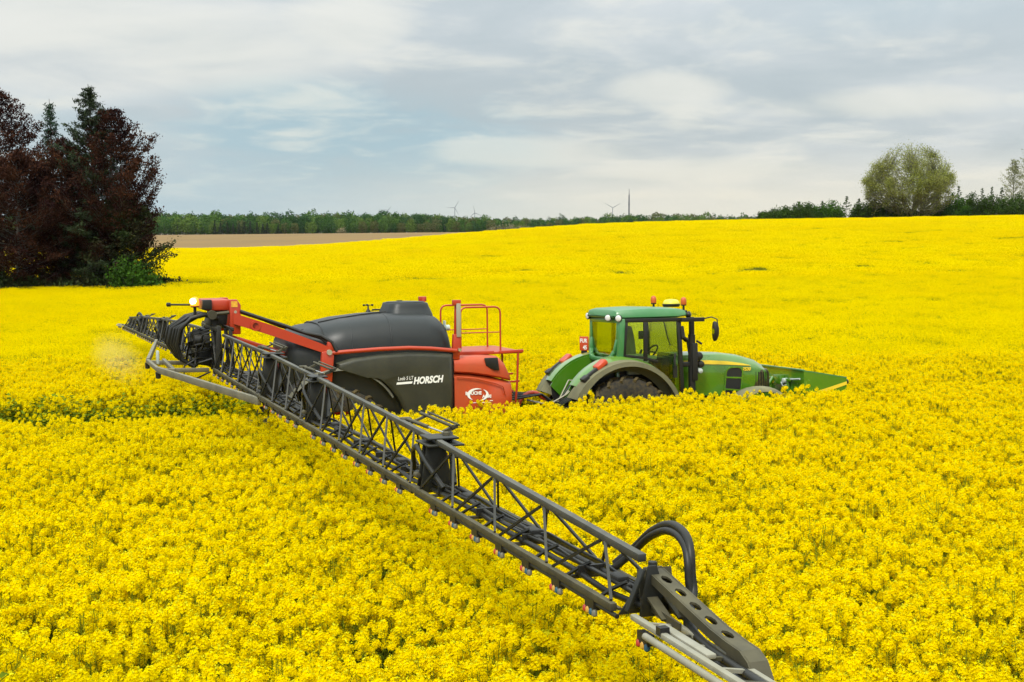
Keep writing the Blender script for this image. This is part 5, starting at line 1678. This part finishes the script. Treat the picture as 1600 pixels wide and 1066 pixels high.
        # folding hinges between the sections
        for t, big in ((5.43, 1.0), (8.44, 0.8), (13.02, 1.0), (16.93, 0.55)):
            zt = ztop(t)
            c = pos(s, t, 0, 0)
            ox, oz = c.x, c.z
            H = MB()
            # twin uprights with an arched web, leaning on the rear rail
            y = s * t
            if big < 0.6:
                H.prism([(ox + 0.10, ZB - 0.04 + oz), (ox + 0.30, ZB - 0.04 + oz), (ox + 0.20, zt - 0.04 + oz), (ox + 0.15, zt - 0.04 + oz)], y - 0.05, y - 0.038)
                H.beam((ox + 0.03, y - 0.05, ZB + oz), (ox + 0.13, y - 0.03, zt - 0.06 + oz), 0.035, 0.02)
                H.prism([(ox + 0.02, ZB - 0.04 + oz), (ox + 0.32, ZB - 0.04 + oz), (ox + 0.29, zt - 0.08 + oz), (ox + 0.19, zt - 0.08 + oz)], y + 0.035, y + 0.05)
                H.lathe([(0.004, ZB - 0.05 + oz), (0.025, ZB - 0.05 + oz), (0.025, zt - 0.03 + oz), (0.004, zt - 0.03 + oz)], (ox + 0.2, y, 0), 'z', 10)
            else:
                for dy in (-0.085, 0.085):
                    dy *= 0.62
                    H.prism([(ox + 0.03, ZB - 0.03 + oz), (ox + 0.31, ZB - 0.03 + oz), (ox + 0.24, zt - 0.06 + oz), (ox + 0.09, zt - 0.06 + oz)], y + dy - 0.014, y + dy + 0.014)
                H.box(ox + 0.13, ox + 0.23, y - 0.05, y + 0.05, ZB + oz, zt - 0.10 + oz)
            hg = H.build('hinge', M['frame'], T, bevel=0.01)
            if big > 0.6:
                MB().box(ox + 0.06, ox + 0.36 * big, y - 0.20 * big, y + 0.17 * big, zt - 0.06 + oz, zt - 0.042 + oz).box(ox + 0.08, ox + 0.33 * big, y - 0.15, y + 0.12, zt - 0.012 + oz, zt + 0.006 + oz).build('hinge_plate', M['frame'], hg, bevel=0.008)
                MB().lathe([(0.004, zt - 0.1 + oz), (0.032, zt - 0.1 + oz), (0.032, zt + 0.022 + oz), (0.03, zt + 0.03 + oz), (0.004, zt + 0.03 + oz)], (ox + 0.27 * big, y, 0), 'z', 12).build('hinge_pin', M['boom'], hg, smooth=40)
                MB().box(ox - 0.022, ox + 0.03, y - 0.10, y + 0.10, ZB - 0.026 + oz, ZB + 0.026 + oz).lathe([(0.004, 0), (0.024, 0), (0.024, 0.08), (0.004, 0.08)], (ox + 0.02, y - 0.05, ZB + 0.11 + oz), 'y', 10).build('hinge_bolt', M['boom'], hg, bevel=0.006)
                cy = MB().tube([pos(s, t - 1.0, 0.22, zt + 0.022), pos(s, t - 0.42, 0.24, zt + 0.022)], 0.016, 10).tube([pos(s, t - 0.95, 0.33, zt + 0.075), pos(s, t - 0.15, 0.37, zt + 0.05)], 0.014, 8).tube([pos(s, t - 0.9, 0.38, zt + 0.085), pos(s, t - 0.15, 0.42, zt + 0.06)], 0.010, 8).beam(pos(s, t - 0.2, 0.3, zt), pos(s, t - 0.2, 0.42, zt + 0.05), 0.04, 0.03).beam(pos(s, t - 0.85, 0.2, zt), pos(s, t - 0.85, 0.38, zt + 0.075), 0.03, 0.02).build('fold_cylinder', M['boom'], hg, smooth=50)
                MB().tube([pos(s, t - 0.42, 0.24, zt + 0.022), pos(s, t - 0.05, 0.26, zt + 0.02)], 0.008, 8).build('cylinder_rod', M['chrome'], cy, smooth=60)
                MB().box(ox + 0.17, ox + 0.26, y - 1.06, y - 0.98, zt - 0.01 + oz, zt + 0.035 + oz).build('cylinder_foot', M['boom'], cy, bevel=0.008) if s > 0 else MB().box(ox + 0.17, ox + 0.26, y + 0.98, y + 1.06, zt - 0.01 + oz, zt + 0.035 + oz).build('cylinder_foot', M['boom'], cy, bevel=0.008)
                MB().tube([pos(s, t - 0.35, 0.10, ZB + 0.1), pos(s, t - 0.2, 0.05, ZB + 0.28), pos(s, t, 0.02, ZB + 0.34), pos(s, t + 0.2, 0.05, ZB + 0.22), pos(s, t + 0.4, 0.12, ZB + 0.06)], 0.02, 7).tube([pos(s, t - 0.3, 0.22, ZB + 0.1), pos(s, t, 0.3, ZB + 0.42), pos(s, t + 0.35, 0.22, ZB + 0.08)], 0.024, 7).build('hinge_hose', M['hose'], hg, smooth=60)
                MB().box(ox + 0.245, ox + 0.265, y - 0.05, y - 0.01, zt - 0.24 + oz, zt - 0.13 + oz).build('reflector', M['capr'], hg, bevel=0.004)
        # hose loop at the last hinge
        lp0 = [(16.15, 0.33, 2.21), (16.22, 0.42, 2.31), (16.36, 0.45, 2.42), (16.52, 0.45, 2.49), (16.68, 0.43, 2.53), (16.84, 0.41, 2.535), (16.95, 0.395, 2.50), (17.01, 0.38, 2.43), (17.03, 0.375, 2.34), (17.06, 0.37, 2.25), (17.16, 0.30, 2.17), (17.35, 0.22, 2.14), (17.7, 0.16, 2.13), (18.2, 0.14, 2.12)]
        lp = smooth_path(lp0)
        MB().tube([pos(s, a, b, c) for a, b, c in lp], 0.024, 10).tube([pos(s, a + 0.012, b - 0.022, c - 0.030) for a, b, c in lp], 0.022, 10).build('hose_loop', M['hose'], T, smooth=60)
        # breakaway tip: perforated arched plate over pale rails
        tip = MB()
        path = [(16.88, 2.362), (16.97, 2.346), (17.13, 2.316), (17.29, 2.286), (17.45, 2.256), (17.615, 2.226), (17.78, 2.206), (17.90, 2.198), (17.975, 2.165), (18.03, 2.095)]
        xw = 0.047
        xc = 0.222
        for i in range(len(path) - 1):
            (ta, za), (tb, zb) = path[i], path[i + 1]
            A = [pos(s, ta, xc - xw, za), pos(s, tb, xc - xw, zb), pos(s, tb, xc + xw, zb), pos(s, ta, xc + xw, za)]
            if 1 <= i < 6:
                out, inn = [], []
                for k in range(4):
                    out += [A[k], A[k].lerp(A[(k + 1) % 4], 0.5)]
                cc = (A[0] + A[1] + A[2] + A[3]) / 4
                du = (A[1] + A[2] - A[0] - A[3]) / 2; dv = (A[3] + A[2] - A[0] - A[1]) / 2
                for k in range(8):
                    a = R(225 + 45 * k)
                    inn.append(cc + du * math.cos(a) * 0.31 + dv * math.sin(a) * 0.25)
                dz = Vector((0, 0, -0.012))
                tip.loft([out, inn, [v + dz for v in inn], [v + dz for v in out]], caps=False)
            else:
                dz = Vector((0, 0, -0.012))
                tip.hexa([A[0] + dz, A[1] + dz, A[2] + dz, A[3] + dz, *A])
        # side flanges hanging from the plate edges, with a long opening
        for xs_ in (xc - xw, xc + xw):
            for i in range(len(path) - 1):
                (ta, za), (tb, zb) = path[i], path[i + 1]
                dd = 0.05 if i < 6 else 0.07
                a, b = pos(s, ta, xs_, za), pos(s, tb, xs_, zb)
                w = Vector((0.006, 0, 0)); q = Vector((0, 0, -dd))
                tip.hexa([a - w + q, b - w + q, b + w + q, a + w + q, a - w, b - w, b + w, a + w])
            a, b = pos(s, 16.90, xs_, 2.36), pos(s, 16.95, xs_, 2.15)
            tip.beam(a, b, 0.012, 0.10, up=(1, 0, 0))
            tip.beam(pos(s, 16.93, xs_, 2.17), pos(s, 17.3, xs_, 2.15), 0.012, 0.04)
            tip.beam(pos(s, 16.96, xs_, 2.23), pos(s, 17.15, xs_, 2.15), 0.012, 0.06, up=(1, 0, 0))
        tp = tip.build('tip_arch', M['boom'], T, smooth=30)
        rl = MB().tube([pos(s, 17.34, -0.037, 2.138), pos(s, 19.3, -0.03, 2.11)], 0.018, 12).build('tip_guard_tube', M['lightmetal'], T, smooth=60)
        MB().beam(pos(s, 17.12, 0.0, 2.178), pos(s, 19.2, 0.0, 2.145), 0.036, 0.028).beam(pos(s, 17.33, 0.062, 2.175), pos(s, 17.84, 0.062, 2.165), 0.052, 0.024).build('tip_rail', M['lightmetal'], T, bevel=0.006)
        MB().beam(pos(s, 16.98, 0.20, 2.14), pos(s, 19.2, 0.165, 2.11), 0.03, 0.03).build('tip_front_rail', M['lightmetal'], T, bevel=0.006)
        for k in range(10):
            MB().beam(pos(s, 17.2 + k * 0.2, 0.03, 2.155), pos(s, 17.2 + k * 0.2, 0.18, 2.13), 0.024, 0.018).build('tip_strap', M['lightmetal'] if k % 2 == 0 else M['boom'], rl, smooth=0)
        MB().box(*(lambda c: (c.x - 0.02, c.x + 0.03, c.y - 0.025, c.y + 0.025, c.z, c.z + 0.04))(pos(s, 17.45, 0.0, 2.17))).build('tip_bracket', M['black'], rl)
        for t in (17.27, 18.25, 18.75):
            c = pos(s, t, 0.0, 2.09)
            nz = MB().box(c.x - 0.02, c.x + 0.02, c.y - 0.06, c.y + 0.06, c.z - 0.01, c.z + 0.045, M['black'])
            for dy, cm in ((0.05, 'capr'), (0.0, 'capy'), (-0.045, 'capb')):
                nz.lathe([(0.008, c.z), (0.016, c.z - 0.01), (0.016, c.z - 0.03), (0.007, c.z - 0.038)], (c.x - 0.015, c.y + dy, 0), 'z', 8, M[cm])
            nz.build('nozzle_body', None, rl, smooth=40)
    # centre frame
    F = MB()
    for y in (-0.95, -0.42, 0.42, 0.95):
        F.beam((0.06, y, 2.12), (0.10, y, 2.86 if abs(y) > 0.5 else 3.02), 0.07, 0.07).beam((0.32, y, 2.12), (0.28, y, 2.80), 0.06, 0.06)
    for z in (2.16, 2.46, 2.80): F.beam((0.08, -0.98, z), (0.08, 0.98, z), 0.06, 0.07).beam((0.31, -0.98, z), (0.31, 0.98, z), 0.06, 0.06)
    F.beam((0.05, -0.95, 2.2), (0.05, -0.42, 2.8), 0.04, 0.04).beam((0.05, 0.95, 2.2), (0.05, 0.42, 2.8), 0.04, 0.04)
    F.build('centre_frame', M['brace'], T, bevel=0.008)
    MB().box(-0.05, 0.02, -0.34, 0.34, 2.60, 2.78).box(-0.10, 0.0, -0.62, -0.48, 2.5, 2.7).prism([(-0.2, 2.2), (0.1, 2.15), (0.1, 2.45), (-0.15, 2.4)], -0.3, 0.5).build('valve_manifold', M['black'], T, bevel=0.012)
    for k, (y, z, r) in enumerate(((-0.55, 2.62, 0.09), (-0.30, 2.70, 0.075), (0.05, 2.55, 0.10), (-0.12, 2.38, 0.08), (0.35, 2.62, 0.07))):
        MB().lathe([(0.004, -0.22), (r, -0.2), (r, -0.08), (r * 0.7, -0.06), (r * 0.7, 0.02), (0.004, 0.02)], (-0.05, y, z), 'x', 14).build('pump_head', M['black'] if k != 3 else M['boom'], T, smooth=45)
    # hose bundle looping over the back of the frame
    rs = np.random.default_rng(3)
    for k in range(8):
        y = -0.62 + k * 0.14
        MB().tube([(0.15, y * 0.8, 2.96 + 0.02 * (k % 3)), (-0.08, y * 0.9, 3.03), (-0.30, y, 2.98 - 0.03 * (k % 3)), (-0.47 - 0.03 * (k % 4), y + 0.05, 2.80), (-0.52 - 0.03 * (k % 4), y + 0.1, 2.55), (-0.45, y + 0.12, 2.30), (-0.25, y + 0.1, 2.18)], 0.030 if k % 3 else 0.036, 8).build('bundle_hose', M['hose'], T, smooth=60)
    for k in range(14):
        y0, y1 = rs.uniform(-0.9, 0.6, 2)
        z0_, z1_ = rs.uniform(2.25, 2.8, 2)
        o = rs.uniform(0.08, 0.34)
        MB().tube([(0.02, y0, z0_), (-o, y0 * 0.7 + y1 * 0.3, z0_ - 0.08), (-o - 0.05, (y0 + y1) / 2, min(z0_, z1_) - 0.12), (-o, y1, z1_ - 0.05), (0.02, y1, z1_)], rs.uniform(0.010, 0.020), 6).build('loop_hose', M['hose'] if k % 3 else M['brace'], T, smooth=60)
    MB().tube([(0.10, -0.35, 2.30), (-0.2, -0.5, 2.32), (-0.42, -0.55, 2.2), (-0.42, -0.5, 2.03), (-0.22, -0.45, 1.98), (0.02, -0.42, 2.08)], 0.014, 6).build('loop_hose', M['hose'], T, smooth=60)
    # rear guard bars: V either side of the centre
    bars = [((0.0, -5.5, 2.10), (-0.87, -0.95, 2.185)), ((-0.87, -0.98, 2.19), (-0.885, 0.85, 2.20)), ((-0.88, 0.82, 2.20), (-0.26, 6.2, 2.20)),
            ((-0.86, -0.9, 2.17), (-0.05, -0.75, 2.14)), ((-0.86, 0.75, 2.18), (-0.05, 0.75, 2.14)), ((-0.62, -0.9, 2.16), (-0.62, 0.8, 2.20))]
    for k, (a, b) in enumerate(bars):
        MB().beam(a, b, 0.055, 0.10 if k in (0, 2) else 0.07).build('guard_bar', M['boom_pale'], T, bevel=0.008)
    for p in ((-0.87, -0.95, 2.1), (-0.885, 0.85, 2.12)):
        MB().lathe([(0.004, -0.06), (0.04, -0.05), (0.045, 0.05), (0.004, 0.06)], p, 'z', 10).build('bar_foot', M['black'], T, smooth=50)
    MB().box(-0.80, -0.76, 0.02, 0.18, 2.2, 2.42).build('side_plate', M['pale'], T, bevel=0.01)


M['boom_pale'] = mat('dusty_pale_steel', (0.12, 0.11, 0.08), 0.55, 0.1, color2=(0.075, 0.07, 0.055), scale=5, dust=(0.32, 0.29, 0.18), dust_amt=0.5)
spray_boom()


# ------------------------------------------------------------------ fine spray drifting at the far end of the boom
def spray_mist():
    rs = np.random.default_rng(8)
    bm = bmesh.new()
    bmesh.ops.create_icosphere(bm, subdivisions=3, radius=1.0)
    me = bpy.data.meshes.new('spray_mist'); bm.to_mesh(me); bm.free()
    m = bpy.data.materials.new('water_mist'); m.use_nodes = True
    N, L = m.node_tree.nodes, m.node_tree.links
    N.clear()
    o = N.new("ShaderNodeOutputMaterial"); v = N.new("ShaderNodeVolumePrincipled")
    v.inputs['Color'].default_value = (0.92, 0.92, 0.88, 1)
    tc = N.new("ShaderNodeTexCoord"); ln = N.new("ShaderNodeVectorMath"); ln.operation = 'LENGTH'
    nz = N.new("ShaderNodeTexNoise"); nz.inputs['Scale'].default_value = 2.6; nz.inputs['Detail'].default_value = 3
    L.new(tc.outputs['Object'], ln.inputs[0]); L.new(tc.outputs['Object'], nz.inputs['Vector'])
    mr = N.new("ShaderNodeMapRange"); mr.interpolation_type = 'SMOOTHSTEP'
    L.new(ln.outputs['Value'], mr.inputs['Value'])
    mr.inputs['From Min'].default_value = 1.0; mr.inputs['From Max'].default_value = 0.1
    mr.inputs['To Min'].default_value = 0.0; mr.inputs['To Max'].default_value = 0.055
    mu = N.new("ShaderNodeMath"); mu.operation = 'MULTIPLY'
    L.new(mr.outputs[0], mu.inputs[0]); L.new(nz.outputs['Fac'], mu.inputs[1])
    L.new(mu.outputs[0], v.inputs['Density'])
    L.new(v.outputs[0], o.inputs['Volume'])
    me.materials.append(m)
    ob = link_mesh('spray_mist', me, label='thin pale spray mist drifting behind the far end of the boom', kind='stuff')
    ob.matrix_world = SPR @ Matrix.Translation((-0.95, 8.5, 1.72)) @ Matrix.Diagonal((0.6, 6.0, 0.6, 1))


spray_mist()


# ------------------------------------------------------------------ thin air haze over the whole plain
def haze():
    x0, x1, y0, y1, z0, z1 = -3100, 3100, -450, 6100, -14.0, 75.0
    hz = MB().box(x0, x1, y0, y1, z0, z1)
    m = bpy.data.materials.new('air'); m.use_nodes = True
    N, L = m.node_tree.nodes, m.node_tree.links
    N.clear()
    o = N.new("ShaderNodeOutputMaterial"); v = N.new("ShaderNodeVolumePrincipled")
    v.inputs['Color'].default_value = (0.80, 0.88, 0.95, 1)
    v.inputs['Density'].default_value = 0.000022
    L.new(v.outputs[0], o.inputs['Volume'])
    hz.build('haze', m, None, smooth=0, kind='stuff', label='thin pale haze in the air over the plain')


haze()
